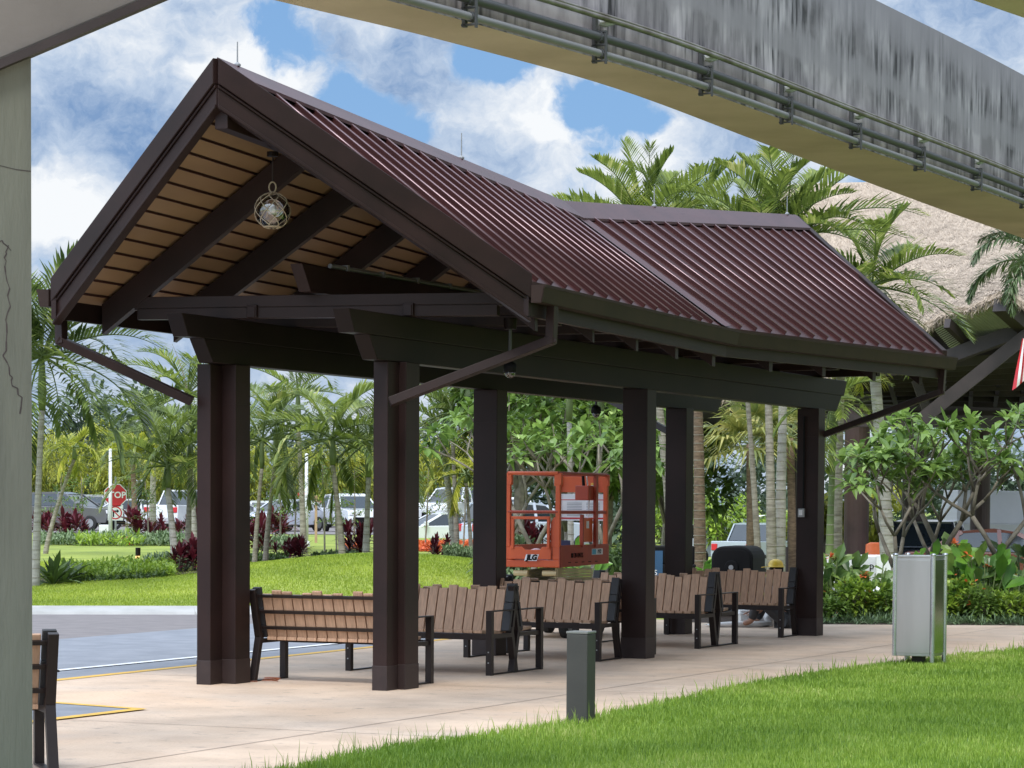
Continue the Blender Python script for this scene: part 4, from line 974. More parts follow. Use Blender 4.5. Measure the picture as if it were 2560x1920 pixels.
# toilets and tents far off
q = P(1855, 1300, 100)
q = P(1855, 1300, 135); PT = thing('portable_toilet', 'grey blue portable toilet with arched roof beyond the white car', 'portable toilet', (q.x, 135, -.9), .1)
m = MB(); m.box(-.55, .55, -.55, .55, 0, 1.55); m.extr([(.55 * math.cos(t * PI / 10), 1.55 + .4 * math.sin(t * PI / 10)) for t in range(11)], 1, -.55, .55); m.build('cabin', mat('grey blue plastic', (.2, .25, .3), None, 3, .5), PT)
m = MB(); m.box(-.4, .4, -.56, -.552, .1, 1.6); m.build('door', mat('grey plastic', (.28, .32, .36), None, 3, .5), PT)
m = MB(); m.box(-.25, .25, -.568, -.561, 1.25, 1.55); m.build('sign', mat('sign blue white', (.5, .68, .78), (.2, .4, .6), 6, .5), PT)
for i, (x, lab) in enumerate(((1775, 'white domed tent left of the portable toilet'), (1930, 'white domed tent right of the portable toilet'))):
    q = P(x, 1300, 150); T = thing('white_tent', lab, 'tent', (q.x, 150, -.75), 0, 'white tents beyond the lot')
    m = MB(); m.grid([[(2.2 * math.cos(a * PI / 10), b * .8 - 2, 1.0 + .95 * math.sin(a * PI / 10)) for a in range(11)] for b in range(6)]); m.box(-2.2, 2.2, -2, 2, 0, 1.0); m.build('canopy', 'white', T)

# ------------------------------------------------------------------ signs and poles
def gz(px, Y): x = P(px, 1300, Y).x; return V3((x, Y, H(x, Y)))
def lamp_pole(px, Y, ytop, lab, r=.065):
    b = gz(px, Y); t = thing('lamp_pole', lab, 'pole', b); zt_ = P(px, ytop, Y).z - b.z
    m = MB(); m.tube([(0, 0, 0), (0, 0, zt_)], [r, r * .7], 12); m.build('pole', 'white', t, smooth=True)
    m = MB(); m.lathe([(r * 1.7, 0), (r * 1.7, .12), (r * 1.1, .16)], 12); m.build('base', 'white', t)
    m = MB(); m.lathe([(r * .8, zt_), (r * .8, zt_ + .05), (.02, zt_ + .08)], 12); m.build('cap', 'white', t)
lamp_pole(276, 84, 1128, 'white pole standing in front of the stop sign')
lamp_pole(766, 80, 1140, 'white pole between the two front columns beyond the mound')
b = gz(289, 95); ST = thing('stop_sign', 'red octagonal stop sign over a white no right turn plate', 'road sign', b)
m = MB(); m.box(-.03, .03, -.03, .03, 0, 2.2); m.build('post', 'grey', ST)
zc = P(289, 1238, 95).z - b.z; rr = .43
octo = lambda r: [(r * math.cos(PI / 8 + k * PI / 4), zc + r * math.sin(PI / 8 + k * PI / 4)) for k in range(8)]
m = MB(); m.extr(octo(rr), 1, -.045, -.035); o = m.build('octagon_plate', 'white', ST); m = MB(); m.extr(octo(rr * .93), 1, -.05, -.046); o2 = m.build('red_face', 'red', o)
text('STOP', .31, 'white', o, (0, -.053, zc), (PI / 2, 0, 0), 0, .008)
z2 = P(293, 1282, 95).z - b.z
m = MB(); m.box(-.27, .27, -.045, -.035, z2 - .27, z2 + .27); o = m.build('turn_plate', 'white', ST)
m = MB()
for k in range(24):
    a, c = k * PI / 12, (k + 1) * PI / 12; r0_, r1__ = .19, .235
    m.add([(r * math.cos(t), -.048, z2 + r * math.sin(t)) for r, t in ((r0_, a), (r1__, a), (r1__, c), (r0_, c))], [(0, 1, 2, 3)])
m.bar((-.15, -.0495, z2 + .15), (.15, -.0495, z2 - .15), .04, .002, (0, 1, 0)); m.build('prohibition_ring', 'red', o)
m = MB(); m.bar((-.07, -.047, z2 - .15), (-.07, -.047, z2 + .07), .05, .002, (0, 1, 0)); m.bar((-.095, -.047, z2 + .06), (.06, -.047, z2 + .06), .05, .002, (0, 1, 0))
m.add([(.05, -.0465, z2 + .13), (.05, -.0465, z2 - .01), (.14, -.0465, z2 + .06)], [(0, 1, 2)]); m.build('arrow', 'black', o)
b = gz(790, 88); TP = thing('timber_stake', 'thin timber stake with crossbar beside the white pole', 'stake', b)
m = MB(); m.box(-.04, .04, -.04, .04, 0, 1.55); m.build('stake', mat('raw timber', (.45, .3, .18), None, 9, .8), TP); m = MB(); m.box(-.22, .12, -.05, -.04, 1.28, 1.34); m.build('crossbar', 'white', TP)
b = gz(757, 92); YS = thing('warning_sign', 'small red sign edge peeking out left of the white pole', 'road sign', b)
m = MB(); m.box(-.025, .025, -.02, .02, 0, 1.6); m.build('post', 'grey', YS); m = MB(); m.extr([(-.22, 1.66), (.22, 1.66), (0, 1.3)], 1, -.03, -.022); m.build('plate', 'red', YS)
b = gz(265, 88); CB = thing('utility_cabinet', 'white utility cabinet beside the stop sign post', 'cabinet', b)
m = MB(); m.box(-.2, .16, -.2, .2, 0, .55); m.build('case', 'white', CB, bevel=.02); m = MB(); m.box(-.17, .13, -.206, -.2005, .06, .5); m.build('door', 'white', CB)
# barriers by the right bed
for i, (px, Y, wd_, lab) in enumerate(((2105, 43.5, 1.1, 'white plastic barrier with a small black p behind the flower bed, left of the bin'), (2205, 44.5, .8, 'white plastic barrier right next to the bin, behind leaves'))):
    q = P(px, 1400, Y); B = thing('traffic_barrier', lab, 'barrier', (q.x, Y, .05), 0, 'white barriers')
    m = MB(); m.extr([(-.25, 0), (.25, 0), (.2, .2), (.1, .3), (.08, .78), (-.08, .78), (-.1, .3), (-.2, .2)], 0, -wd_ / 2, wd_ / 2); recalc(m.build('barrier_body', 'white', B, bevel=.02))
    if i == 0: text('p', .16, 'black', B, (.47, -.10, .62), (PI / 2, 0, 0))
q = P(2190, 1365, 52); OB = thing('traffic_drum', 'orange traffic drum beside the round brown column', 'traffic drum', (q.x, 52, -.1))
m = MB(); m.lathe([(.26, 0), (.22, .5), (.2, 1.0), (.12, 1.04)], 18); m.build('drum', 'orangeplastic', OB, smooth=True); m = MB(); m.lathe([(.226, .55), (.217, .7)], 18); m.lathe([(.24, .25), (.232, .4)], 18); m.build('band', 'white', OB)
q = P(2088, 1400, 42); MP = thing('meter_post', 'small post with round white head in front of the white barrier', 'post', (q.x, 42, .1))
m = MB(); m.tube([(-.03, 0, 0), (-.03, 0, .55)], .015, 6); m.tube([(.04, 0, 0), (.04, 0, .55)], .015, 6); m.build('leg', 'grey', MP); m = MB(); m.lathe([(.02, .52), (.09, .55), (.11, .64), (.08, .73), (.02, .76)], 14); m.build('head', 'white', MP, smooth=True)

# ------------------------------------------------------------------ plants
def leaflet(mb, p, d, L, w, droop, mi=0, flat=None):
    d = d.normalized(); sd = d.cross(flat if flat is not None else UZ)
    if sd.length < .05: sd = V3((1, 0, 0))
    sd.normalize(); m_ = p + d * L * .5 - UZ * droop * L * .12; t = p + d * L * .96 - UZ * droop * L
    mb.add([p - sd * w * .25, p + sd * w * .25, m_ + sd * w * .5, m_ - sd * w * .5, t], [(0, 1, 2, 3), (3, 2, 4)], mi)
def frond(mb, az, el, L, curve, rn, lw=.035, ll=.5, nl=34, vee=.45, ldroop=.25, org=V3((0, 0, 0)), twist=0, plume=0):
    ns = 12; p = V3(org); pts = [p.copy()]; dirs = []
    for i in range(ns):
        t = i / ns; e = el - curve * (t ** 1.4); d = V3((math.cos(az + twist * t) * math.cos(e), math.sin(az + twist * t) * math.cos(e), math.sin(e))); dirs.append(d); p = p + d * (L / ns); pts.append(p.copy())
    mb.tube(pts, [lerp(.022, .004, i / ns) for i in range(ns + 1)], 4, 1, False)
    for k in range(nl):
        t = .14 + .86 * k / (nl - 1); f = t * ns; i = min(int(f), ns - 1); q = pts[i].lerp(pts[i + 1], f - i); d = dirs[i]
        sd = d.cross(UZ); sd.normalize() if sd.length > .01 else None
        nn = sd.cross(d).normalized()
        LL = ll * (math.sin(PI * min(1, .16 + .80 * t)) ** .55) * rn.uniform(.85, 1.1); ang = lerp(1.15, .5, t)
        for s in (-1, 1):
            q_a = rn.uniform(-plume, plume); dd = d * math.cos(ang) + (sd * s * math.cos(q_a) + nn * math.sin(q_a)) * math.sin(ang) + nn * (vee + rn.uniform(-.15, .15))
            leaflet(mb, q, dd, LL, lw, ldroop * rn.uniform(.4, 1.5), 0)
def palm(label, bx, Y, cx, cy, r=.06, L=2.0, n=12, leaf='palm', tmat='trunk', el=(15, 80), curve=1.5, shaft=.7, seed=0, ll=.5, lw=.04, vee=.45, ld=.25, azs=None, ybase=None, nl=34, dead=0):
    rn = random.Random(seed); b = gz(bx, Y); c = P(cx, cy, Y) - b
    t = thing('palm_tree', label, 'palm tree', b, 0, 'palms of the planting')
    sh0 = V3((c.x, 0, max(.3, c.z - shaft))); m = MB()
    ks = 14; pts = []; rr = []
    for k in range(ks + 1):
        f = k / ks; pts.append(V3((sh0.x * (f ** 1.3), .03 * math.sin(3 * f + seed), -.1 + (sh0.z + .1) * f))); rr.append(r * lerp(1.35, .85, min(1, f * 1.6)) * (1 + .03 * math.sin(k * 2.3)))
    m.tube(pts, rr, 10); nr = int(sh0.z / .16)
    for k in range(1, nr):
        f = k / nr; q = V3((sh0.x * (f ** 1.3), .03 * math.sin(3 * f + seed), sh0.z * f)); m.lathe([(r * lerp(1.35, .85, min(1, f * 1.6)) * 1.04, -.009), (r * lerp(1.35, .85, min(1, f * 1.6)) * 1.05, .006)], 10, q, 1)
    m.build('trunk', [tmat, 'trunk'], t, smooth=True)
    if shaft > .15:
        m = MB(); m.tube([sh0 - UZ * .02, sh0.lerp(c, .3), sh0.lerp(c, .7), c + UZ * .05], [r * .9, r * 1.25, r * 1.0, r * .6], 10); m.build('crownshaft', 'shaft', t, smooth=True)
    m = MB()
    for k in range(n):
        f = (k + .5) / n; az = k * 2.399963 + rn.uniform(-.25, .25) if azs is None else R(azs[k % len(azs)]) + rn.uniform(-.1, .1)
        e = R(lerp(el[1], el[0], f ** .8) + rn.uniform(-7, 7)); frond(m, az, e, L * rn.uniform(.82, 1.1) * lerp(.8, 1, min(1, 2 * f)), curve * .84 * rn.uniform(.7, 1.25), rn, lw, ll, nl, vee, ld * .8, c, rn.uniform(-.3, .3), 1.5 if leaf == 'blueleaf' else 0)
    m.build('fronds', [leaf, 'shaft'], t)
    if dead:
        m = MB(); frond(m, R(dead), R(75), 1.2, .3, rn, .02, .05, 6, 0, 0, c); m.build('spear_leaf', ['palmdark', 'bark'], t)
    return t
def fan_palm(label, bx, Y, cx, cy, r=.09, seed=0, n=16, S_=.75):
    rn = random.Random(seed); b = gz(bx, Y); c = P(cx, cy, Y) - b
    t = thing('fan_palm', label, 'palm tree', b, 0, 'palms of the planting'); m = MB()
    m.tube([V3((0, 0, -.1)), V3((c.x * .4, 0, c.z * .5)), c], [r * 1.2, r, r], 10); m.build('trunk', 'trunkbrown', t, smooth=True); m = MB()
    for k in range(n):
        az = k * 2.4 + rn.uniform(-.3, .3); e = R(lerp(70, -25, k / n)); d = V3((math.cos(az) * math.cos(e), math.sin(az) * math.cos(e), math.sin(e)))
        h = c + d * rn.uniform(.5, .8); m.tube([c, h], .012, 4, 1, False); sd = d.cross(UZ).normalized(); nn = sd.cross(d)
        for j in range(22):
            a = R(-125 + 250 * j / 21); dd = d * math.cos(a) + sd * math.sin(a) + nn * .15
            leaflet(m, h, dd, S_ * rn.uniform(.85, 1.1), .06, rn.uniform(.25, .6), 0, nn)
    m.build('fronds', ['fanleaf', 'shaft'], t); return t
PL = 'palms of the planting'
palm('tall ringed palm at the left edge with a dense dark crown beside the grey pillar', 87, 47, 105, 890, .062, 2.6, 28, 'palmdark', 'trunkpale', (-28, 88), 1.5, .95, 1, .75, .055)
palm('thin dark stemmed palm leaning beside the ringed palm at the left', 112, 66, 186, 1118, .05, 1.1, 8, 'palmyellow', 'trunk', (-20, 60), 1.8, .3, 2, .5)
palm('brown stemmed yellow green palm right of the stop sign', 339, 92, 332, 1142, .10, 1.9, 14, 'palmyellow', 'trunkbrown', (-5, 75), 1.6, .25, 3, .6, .06)
palm('pale thick stemmed palm behind the yellow green palm', 381, 95, 384, 1060, .12, 2.6, 14, 'palmdark', 'trunkpale', (-25, 80), 1.7, 1.0, 4, .8, .07)
palm('double palm, left stem leaning, just left of the front left column', 440, 52, 418, 1165, .07, 1.75, 13, 'palm', 'trunkpale', (-5, 85), 1.3, .4, 5, .48)
palm('slim palm touching the front left column on its left', 468, 52.5, 476, 1105, .06, 1.7, 13, 'palmdark', 'trunk', (-40, 80), 1.8, .5, 6, .5)
palm('palm crown under the left downspout rising against the sky', 486, 60, 470, 985, .07, 2.2, 14, 'palm', 'trunkpale', (-20, 85), 1.6, .6, 7, .55, .045, dead=150)
palm('thin palm just right of the front left column with a tall green frond', 636, 56, 655, 1100, .045, 2.0, 13, 'palm', 'trunk', (-30, 82), 1.6, .6, 8, .5)
palm('leaning slim palm second right of the front left column', 663, 57, 690, 1060, .05, 2.0, 12, 'palmdark', 'trunk', (-40, 80), 1.7, .7, 9, .55)
palm('curved grey palm midway between the two front columns with arching pale fronds', 857, 54, 832, 1098, .06, 2.1, 15, 'palm', 'trunk', (-25, 80), 1.9, .5, 10, .62, .05)
palm('ringed pale palm nearest the front right column on its left', 915, 55, 922, 1105, .062, 2.0, 15, 'palm', 'trunkpale', (-30, 85), 1.6, .7, 11, .55)
palm('taller palm behind, its crown showing under the left beam', 760, 70, 745, 985, .07, 2.6, 15, 'palm', 'trunk', (-30, 85), 1.7, .8, 12, .6, .05)
palm('white leaning palm between the front right and middle left columns', 1139, 62, 1108, 1070, .085, 2.1, 14, 'palm', 'trunkpale', (-25, 80), 1.7, .5, 13, .6, .05)
palm('slim grey palm close beside the white leaning palm', 1143, 60, 1132, 1030, .055, 1.9, 13, 'palmdark', 'trunk', (-30, 85), 1.6, .6, 14, .55)
palm('young palm with yellow fronds left of the middle left column', 1180, 58, 1165, 1185, .04, 1.1, 9, 'palmyellow', 'trunk', (-40, 70), 1.7, .2, 15, .45)
palm('ringed palm stem behind the orange lift, crown hidden by the beam', 1429, 44, 1424, 930, .05, 2.0, 10, 'palm', 'trunkpale', (0, 80), 1.5, .8, 16)
palm('thin palm stem right of the lift below the hanging dome camera', 1486, 45, 1502, 925, .055, 2.0, 10, 'palm', 'trunk', (0, 80), 1.5, 1.2, 17)
palm('palm whose fronds rise highest left over the rear roof, one broken frond arching left', 1690, 50, 1610, 590, .08, 2.2, 13, 'palm', 'trunk', (25, 88), .95, .8, 18, .55, .055, .5, .15)
palm('rough brown stemmed palm seen between the rear columns', 1752, 52, 1740, 600, .10, 2.2, 13, 'palm', 'trunkbrown', (20, 85), 1.1, .5, 19, .55, .05)
palm('thin leaning palm stem left of the pair between the rear columns', 1901, 47, 1850, 640, .05, 2.0, 12, 'palm', 'trunk', (15, 80), 1.3, .9, 20, .5, .045)
palm('left palm of the close pair of ringed stems between the rear columns', 1932, 46, 1915, 620, .075, 2.2, 13, 'palm', 'trunk', (10, 85), 1.2, .9, 21, .55, .05)
palm('right palm of the close pair of ringed stems between the rear columns', 1949, 46.5, 1965, 600, .085, 2.5, 14, 'palm', 'trunkpale', (15, 85), 1.05, .9, 22, .6, .055)
palm('big palm in front of the thatched roof with fronds arching right', 2225, 50, 2180, 715, .12, 1.9, 19, 'palm', 'trunkpale', (-40, 85), 1.4, .9, 23, .66, .055)
palm('second palm crown low in front of the thatch near the shelter roof corner', 2090, 53, 2105, 800, .10, 1.7, 13, 'palmyellow', 'trunk', (-50, 80), 1.7, .7, 24, .55, .05)
palm('foxtail palm with bushy drooping frond at the right edge before the thatch', 2610, 47, 2615, 660, .12, 1.9, 14, 'blueleaf', 'trunkpale', (0, 65), 2.3, .7, 25, .30, .028, .1, .3, None, None, 130)
palm('green smooth stemmed palm just right of the rear right column', 2074, 45, 2084, 1000, .065, 1.4, 8, 'palm', 'shaft', (-40, 60), 1.6, .6, 26, .45)
fan_palm('yellowish fan palm between the rear columns behind the thin stems', 1878, 58, 1876, 1110, .09, 1, 18, .95)
fan_palm('drooping fan palm touching the rear right column on its left', 1985, 60, 1975, 1095, .09, 2, 18, .95)

def plumeria(label, bx, Y, height, spread, seed, leafn=11, leafL=.27, trunk=.055):
    rn = random.Random(seed); b = gz(bx, Y); t = thing('plumeria_tree', label, 'tree', b); m = MB(); lf = MB(); tips = []
    def grow(p, d, L, r, dep):
        e = p + d * L; mid = p.lerp(e, .5) + V3((rn.uniform(-.03, .03), rn.uniform(-.03, .03), 0)); m.tube([p, mid, e], [r, r * .85, r * .75], 7)
        if dep == 0 or e.z > height * .97: tips.append((e, d)); return
        k = rn.choice((2, 2, 3)); a0 = rn.uniform(0, 6.28)
        for i in range(k):
            a = a0 + 2 * PI * i / k + rn.uniform(-.4, .4); sp_ = rn.uniform(.45, .8) * spread
            nd = (d + V3((math.cos(a) * sp_, math.sin(a) * sp_, rn.uniform(.0, .25)))).normalized(); nd.z = max(nd.z, .25); grow(e, nd.normalized(), L * rn.uniform(.72, .95), r * .68, dep - 1)
    for k in range(1): grow(V3((0, 0, -.05)), V3((rn.uniform(-.1, .1), 0, 1)).normalized(), height * .25, trunk, 4)
    for e, d in tips:
        for k in range(leafn):
            a = k * 2.4 + rn.uniform(-.3, .3); el = R(rn.uniform(-25, 60)); o = V3((math.cos(a) * math.cos(el), math.sin(a) * math.cos(el), math.sin(el)))
            L_ = leafL * rn.uniform(.7, 1.15); lf.leaf(e - d * rn.uniform(0, .08), (o + d * .35), UZ, L_, L_ * .35, rn.uniform(.0, .8), 0, .1)
    m.build('branches', 'bark', t, smooth=True); lf.build('leaves', 'plumeria', t); return t
plumeria('plumeria tree left of and behind the steel bin, leaning left', 2246, 39.2, 2.6, 1.0, 31, 11, .34)
plumeria('plumeria tree rising straight behind the steel bin', 2366, 39.8, 3.1, .95, 32, 11, .34, .07)
plumeria('widest plumeria tree at the right edge', 2492, 39.4, 3.1, 1.15, 33, 11, .34, .065)
plumeria('slender plumeria between the bin and the right edge', 2330, 41.2, 2.9, .9, 36, 10, .32, .05)
plumeria('plumeria tree behind the left half of the orange lift', 1335, 41.0, 3.5, 1.0, 34, 14, .31, .06)
plumeria('plumeria tree behind the right half of the orange lift', 1510, 42.0, 3.6, 1.05, 35, 14, .31, .06)
plumeria('plumeria tree farther back between lift and middle left column', 1270, 45.0, 3.6, 1.0, 38, 13, .31, .06)
plumeria('plumeria tree far back behind the lift centre', 1425, 46.5, 3.9, 1.0, 39, 13, .31, .06)

def cloud(mb, c, rad, n, s, rn, w=.4, down=.2, shell=.5):
    for _ in range(n):
        while True:
            u = V3((rn.uniform(-1, 1), rn.uniform(-1, 1), rn.uniform(-1, 1)))
            if .05 < u.length < 1: break
        if rn.random() < shell: u = u.normalized() * rn.uniform(.75, 1.05)
        p = V3(c) + V3((u.x * rad[0], u.y * rad[1], u.z * rad[2]))
        d = V3((u.x + rn.uniform(-.7, .7), u.y + rn.uniform(-.7, .7), u.z * .6 + rn.uniform(-.5, .7)))
        if d.length < .1: continue
        L_ = s * rn.uniform(.6, 1.3); leaflet(mb, p, d, L_, L_ * w, rn.uniform(0, down * 2))
def shrub(name, label, cat, px, Y, rad, n, s, leaf, seed, group=None, w=.45, lift=.7, flowers=0, fsize=.05):
    rn = random.Random(seed); b = gz(px, Y); t = thing(name, label, cat, b, 0, group); m = MB()
    for k in range(6):
        a = rn.uniform(0, 6.28); m.tube([V3((0, 0, -.05)), V3((math.cos(a) * rad[0] * .5, math.sin(a) * rad[1] * .5, rad[2] * 1.2))], [.012, .006], 5)
    m.build('stems', 'bark', t); m = MB(); cloud(m, (0, 0, rad[2] * lift), rad, n, s, rn, w); k0 = len(m.m)
    if flowers: cloud(m, (0, 0, rad[2] * (lift + .15)), (rad[0], rad[1], rad[2] * 1.02), flowers, fsize, rn, .6, .1, 1)
    m.m[k0:] = [1] * (len(m.m) - k0); m.build('foliage', [leaf, 'flower'], t)
    return t
def ti(label, px, Y, h, seed, stems=7):
    rn = random.Random(seed); b = gz(px, Y); t = thing('ti_plant', label, 'shrub', b, 0, 'maroon leaved shrubs'); m = MB(); s_ = MB()
    for k in range(stems):
        a = rn.uniform(0, 6.28); r_ = rn.uniform(.02, .5) * h; top = V3((math.cos(a) * r_, math.sin(a) * r_, h * rn.uniform(.3, .75))); s_.tube([V3((top.x * .3, top.y * .3, -.05)), top], .015, 5)
        for j in range(22):
            az = j * 2.4 + rn.uniform(-.3, .3); e = R(lerp(82, -5, j / 22)); L_ = h * .5 * rn.uniform(.7, 1.1)
            m.leaf(top - UZ * j * h * .012, (math.cos(az) * math.cos(e), math.sin(az) * math.cos(e), math.sin(e)), UZ, L_, L_ * .2, rn.uniform(.05, .35), 0, .1)
    s_.build('stems', 'bark', t); m.build('leaves', 'ti', t)
for i, (x, Y, h_, lab) in enumerate(((117, 84, 1.1, 'maroon shrub nearest the grey pillar at the left'), (163, 84, 1.2, 'wide maroon shrub in front of the dark grey car'), (340, 85, 1.2, 'maroon shrub at the foot of the brown stemmed palm'),
        (396, 86, .9, 'low maroon shrub at the foot of the pale thick palm'), (482, 84, 1.2, 'maroon shrub high beside the front left column'), (446, 50, .62, 'maroon shrub around the feet of the double palm'), (484, 50, .7, 'maroon shrub low against the front left column'),
        (632, 62, .95, 'dark maroon shrub just right of the front left column'), (690, 80, 1.3, 'reddish shrub in front of the silver car'), (716, 58, .5, 'low bright red shrub on the mound crest'), (755, 57.5, .72, 'maroon shrub at the foot of the white lamp pole'),
        (902, 57, .95, 'tall maroon shrub nearest the front right column'), (1085, 57, .55, 'maroon shrub before the orange flowers'), (1325, 60, 1.0, 'maroon shrub seen through the lift gate'), (1355, 62, .9, 'second maroon shrub seen through the lift gate, further right'))):
    ti(lab, x, Y, h_, 50 + i)
# low planting in the island, by kind
rn = random.Random(77)
def cover(name, m_, spots, label=None):
    m = MB()
    for (px0, px1, Y0, Y1, n, hh, s, w) in spots:
        for _ in range(n):
            Y = rn.uniform(Y0, Y1); x = P(rn.uniform(px0, px1), 1300, Y).x; z = H(x, Y); a = rn.uniform(0, 6.28); e = R(rn.uniform(15, 80)); f = .7 + .5 * mnoise.noise((x * 1.2, Y * 1.2, 3))
            leaflet(m, V3((x, Y, z + rn.uniform(0, hh) * f)), V3((math.cos(a) * math.cos(e), math.sin(a) * math.cos(e), math.sin(e))), s * rn.uniform(.6, 1.3), s * w, rn.uniform(0, .4))
    return kind(m.build(name, m_), 'stuff')
cover('ground_cover', 'silver', [(95, 520, 79, 83, 5200, .38, .22, .28), (640, 760, 74, 78, 2200, .35, .2, .28), (360, 470, 51, 53.5, 2000, .35, .14, .25), (1110, 1180, 56, 59, 1500, .35, .16, .25), (1225, 1300, 47, 52, 2200, .6, .2, .25), (800, 900, 56, 58, 900, .2, .14, .3)])
cover('ground_cover', 'shrub', [(150, 440, 48.6, 52.5, 6500, .3, .12, .4), (190, 360, 78, 80, 500, .4, .24, .3)])
cover('ground_cover', 'tree', [(600, 720, 57, 59.5, 1800, .16, .12, .4), (780, 900, 57, 58.5, 1600, .2, .12, .4), (1520, 1640, 44, 50, 2500, .7, .18, .35), (150, 420, 48.3, 50, 1800, .1, .1, .4)])
cover('orange_flower_bed', 'flower', [(1045, 1185, 72, 84, 5200, .12, .16, .5), (690, 740, 76, 79, 260, .25, .14, .5), (300, 330, 79, 81, 40, .3, .14, .5), (860, 900, 74, 80, 300, .2, .16, .5)])
cover('ground_cover', 'tree', [(2050, 2620, 37.8, 39.5, 7000, .22, .13, .4)])
cover('hedge', 'tree', [(2700, 6200, 37.0, 40.5, 9000, 1.7, .3, .45), (2620, 6200, 37.2, 38.5, 5000, .7, .25, .45)])
def strappy(label, px, Y, L_, n, leaf, seed, w=.12, name='lily_plant', el=(20, 85), droop=(.1, .5), flower=0):
    rn = random.Random(seed); b = gz(px, Y); t = thing(name, label, 'plant', b); m = MB()
    for k in range(n):
        a = k * 2.4 + rn.uniform(-.3, .3); e = R(rn.uniform(*el)); l = L_ * rn.uniform(.6, 1.1)
        m.leaf(V3((0, 0, -.02)), (math.cos(a) * math.cos(e), math.sin(a) * math.cos(e), math.sin(e)), UZ, l, l * w, rn.uniform(*droop), 0, .12)
    m.build('leaves', leaf, t)
    if flower:
        m = MB()
        for k in range(flower):
            p = V3((rn.uniform(-.15, .15), rn.uniform(-.15, .05), L_ * rn.uniform(.75, 1.0)))
            for j in range(7): m.leaf(p, (rn.uniform(-1, 1), rn.uniform(-1, 1), rn.uniform(-.2, 1)), UZ, .11, .04, .2)
        m.build('flowers', 'flower', t)
    return t
def broad(label, px, Y, hgt, n, leaf, seed, flower=0, ls=.34):
    """clump of stems with big oval leaves"""
    rn = random.Random(seed); b = gz(px, Y); t = thing('broad_leaf_plant', label, 'plant', b); s_ = MB(); m = MB(); fl = MB()
    for k in range(n):
        a = rn.uniform(0, 6.28); r_ = rn.uniform(.05, .35); top = V3((math.cos(a) * r_, math.sin(a) * r_, hgt * rn.uniform(.5, 1.0))); s_.tube([V3((top.x * .2, top.y * .2, -.05)), top], [.013, .008], 5)
        for j in range(4):
            az = a + rn.uniform(-1.4, 1.4); e = R(rn.uniform(10, 80)); l = ls * rn.uniform(.7, 1.15)
            m.leaf(top - UZ * rn.uniform(0, hgt * .4), (math.cos(az) * math.cos(e), math.sin(az) * math.cos(e), math.sin(e)), V3((rn.uniform(-.4, .4), -.7, .7)), l, l * .38, rn.uniform(.0, .4), 0, .08)
        if k < flower:
            for j in range(9): fl.leaf(top + UZ * .1, (rn.uniform(-1, 1), rn.uniform(-1, 1), rn.uniform(-.3, 1)), UZ, .12, .05, .2)
    s_.build('stems', 'shaft', t); m.add(fl.v, fl.f, 1); m.build('leaves', [leaf, 'flower'], t)
strappy('dark strap leaved lily clump at the foot of the ringed palm', 132, 47.6, .8, 40, 'tree', 3, .16)
strappy('second lily clump with wide dark leaves right of the first', 160, 48.4, .75, 30, 'tree', 4, .18)
broad('bright broad leaves behind the lift platform', 1435, 40, .95, 9, 'broad', 5, 0, .42)
broad('bright broad leaves beside the black housing behind the rear bench', 1745, 38.6, .85, 8, 'broad', 6, 0, .34)
broad('broad leaved plant just right of the rear right column', 2085, 38.6, .85, 12, 'plumeria', 7, 1)
broad('broad leaved plant with orange flowers before the white barriers', 2135, 38.9, .8, 11, 'plumeria', 8, 1)
broad('broad leaved plant touching the bin on its left', 2190, 38.4, .85, 13, 'plumeria', 9, 1)
broad('upright broad leaved plant behind the bin top', 2350, 38.8, 1.0, 10, 'broad', 10, 0)
broad('flowering broad leaved plant right of the bin', 2425, 38.6, .95, 13, 'plumeria', 11, 3)
broad('bright pale leaved plant between bin and right edge', 2465, 38.3, .95, 12, 'broad', 12, 1, .42)
broad('flowering plant low at the right edge', 2530, 38.6, .8, 13, 'plumeria', 13, 2)
broad('dark leaved plant behind the right edge bed', 2560, 40.5, 1.0, 14, 'tree', 14, 0)
broad('dark leaved plant in the middle of the right bed', 2400, 40.8, .9, 14, 'tree', 15, 0)
lx = [2052, 2084, 2113, 2146, 2180, 2212, 2243, 2282, 2330, 2362, 2393, 2427, 2458, 2492, 2525, 2557]
ordn = ['first', 'second', 'third', 'fourth', 'fifth', 'sixth', 'seventh', 'eighth', 'ninth', 'tenth', 'eleventh', 'twelfth', 'thirteenth', 'fourteenth', 'fifteenth', 'sixteenth']
for i, x in enumerate(lx):
    t = strappy('narrow strap leaved tuft on the bed edge, %s of the front row from the left' % ordn[i], x, 37.1 + .12 * (i % 3), .34, 70, 'liriope', 400 + i, .045, 'lily_turf', (15, 80), (.2, .75)); t['group'] = 'strap leaved tufts along the bed edge'
for i, x in enumerate([a + 16 for a in lx[:-1]]):
    t = strappy('narrow strap leaved tuft, %s of the second row from the left behind the bed edge' % ordn[i], x, 37.5 + .1 * (i % 2), .34, 60, 'liriope', 430 + i, .045, 'lily_turf', (15, 80), (.2, .7)); t['group'] = 'strap leaved tufts along the bed edge'
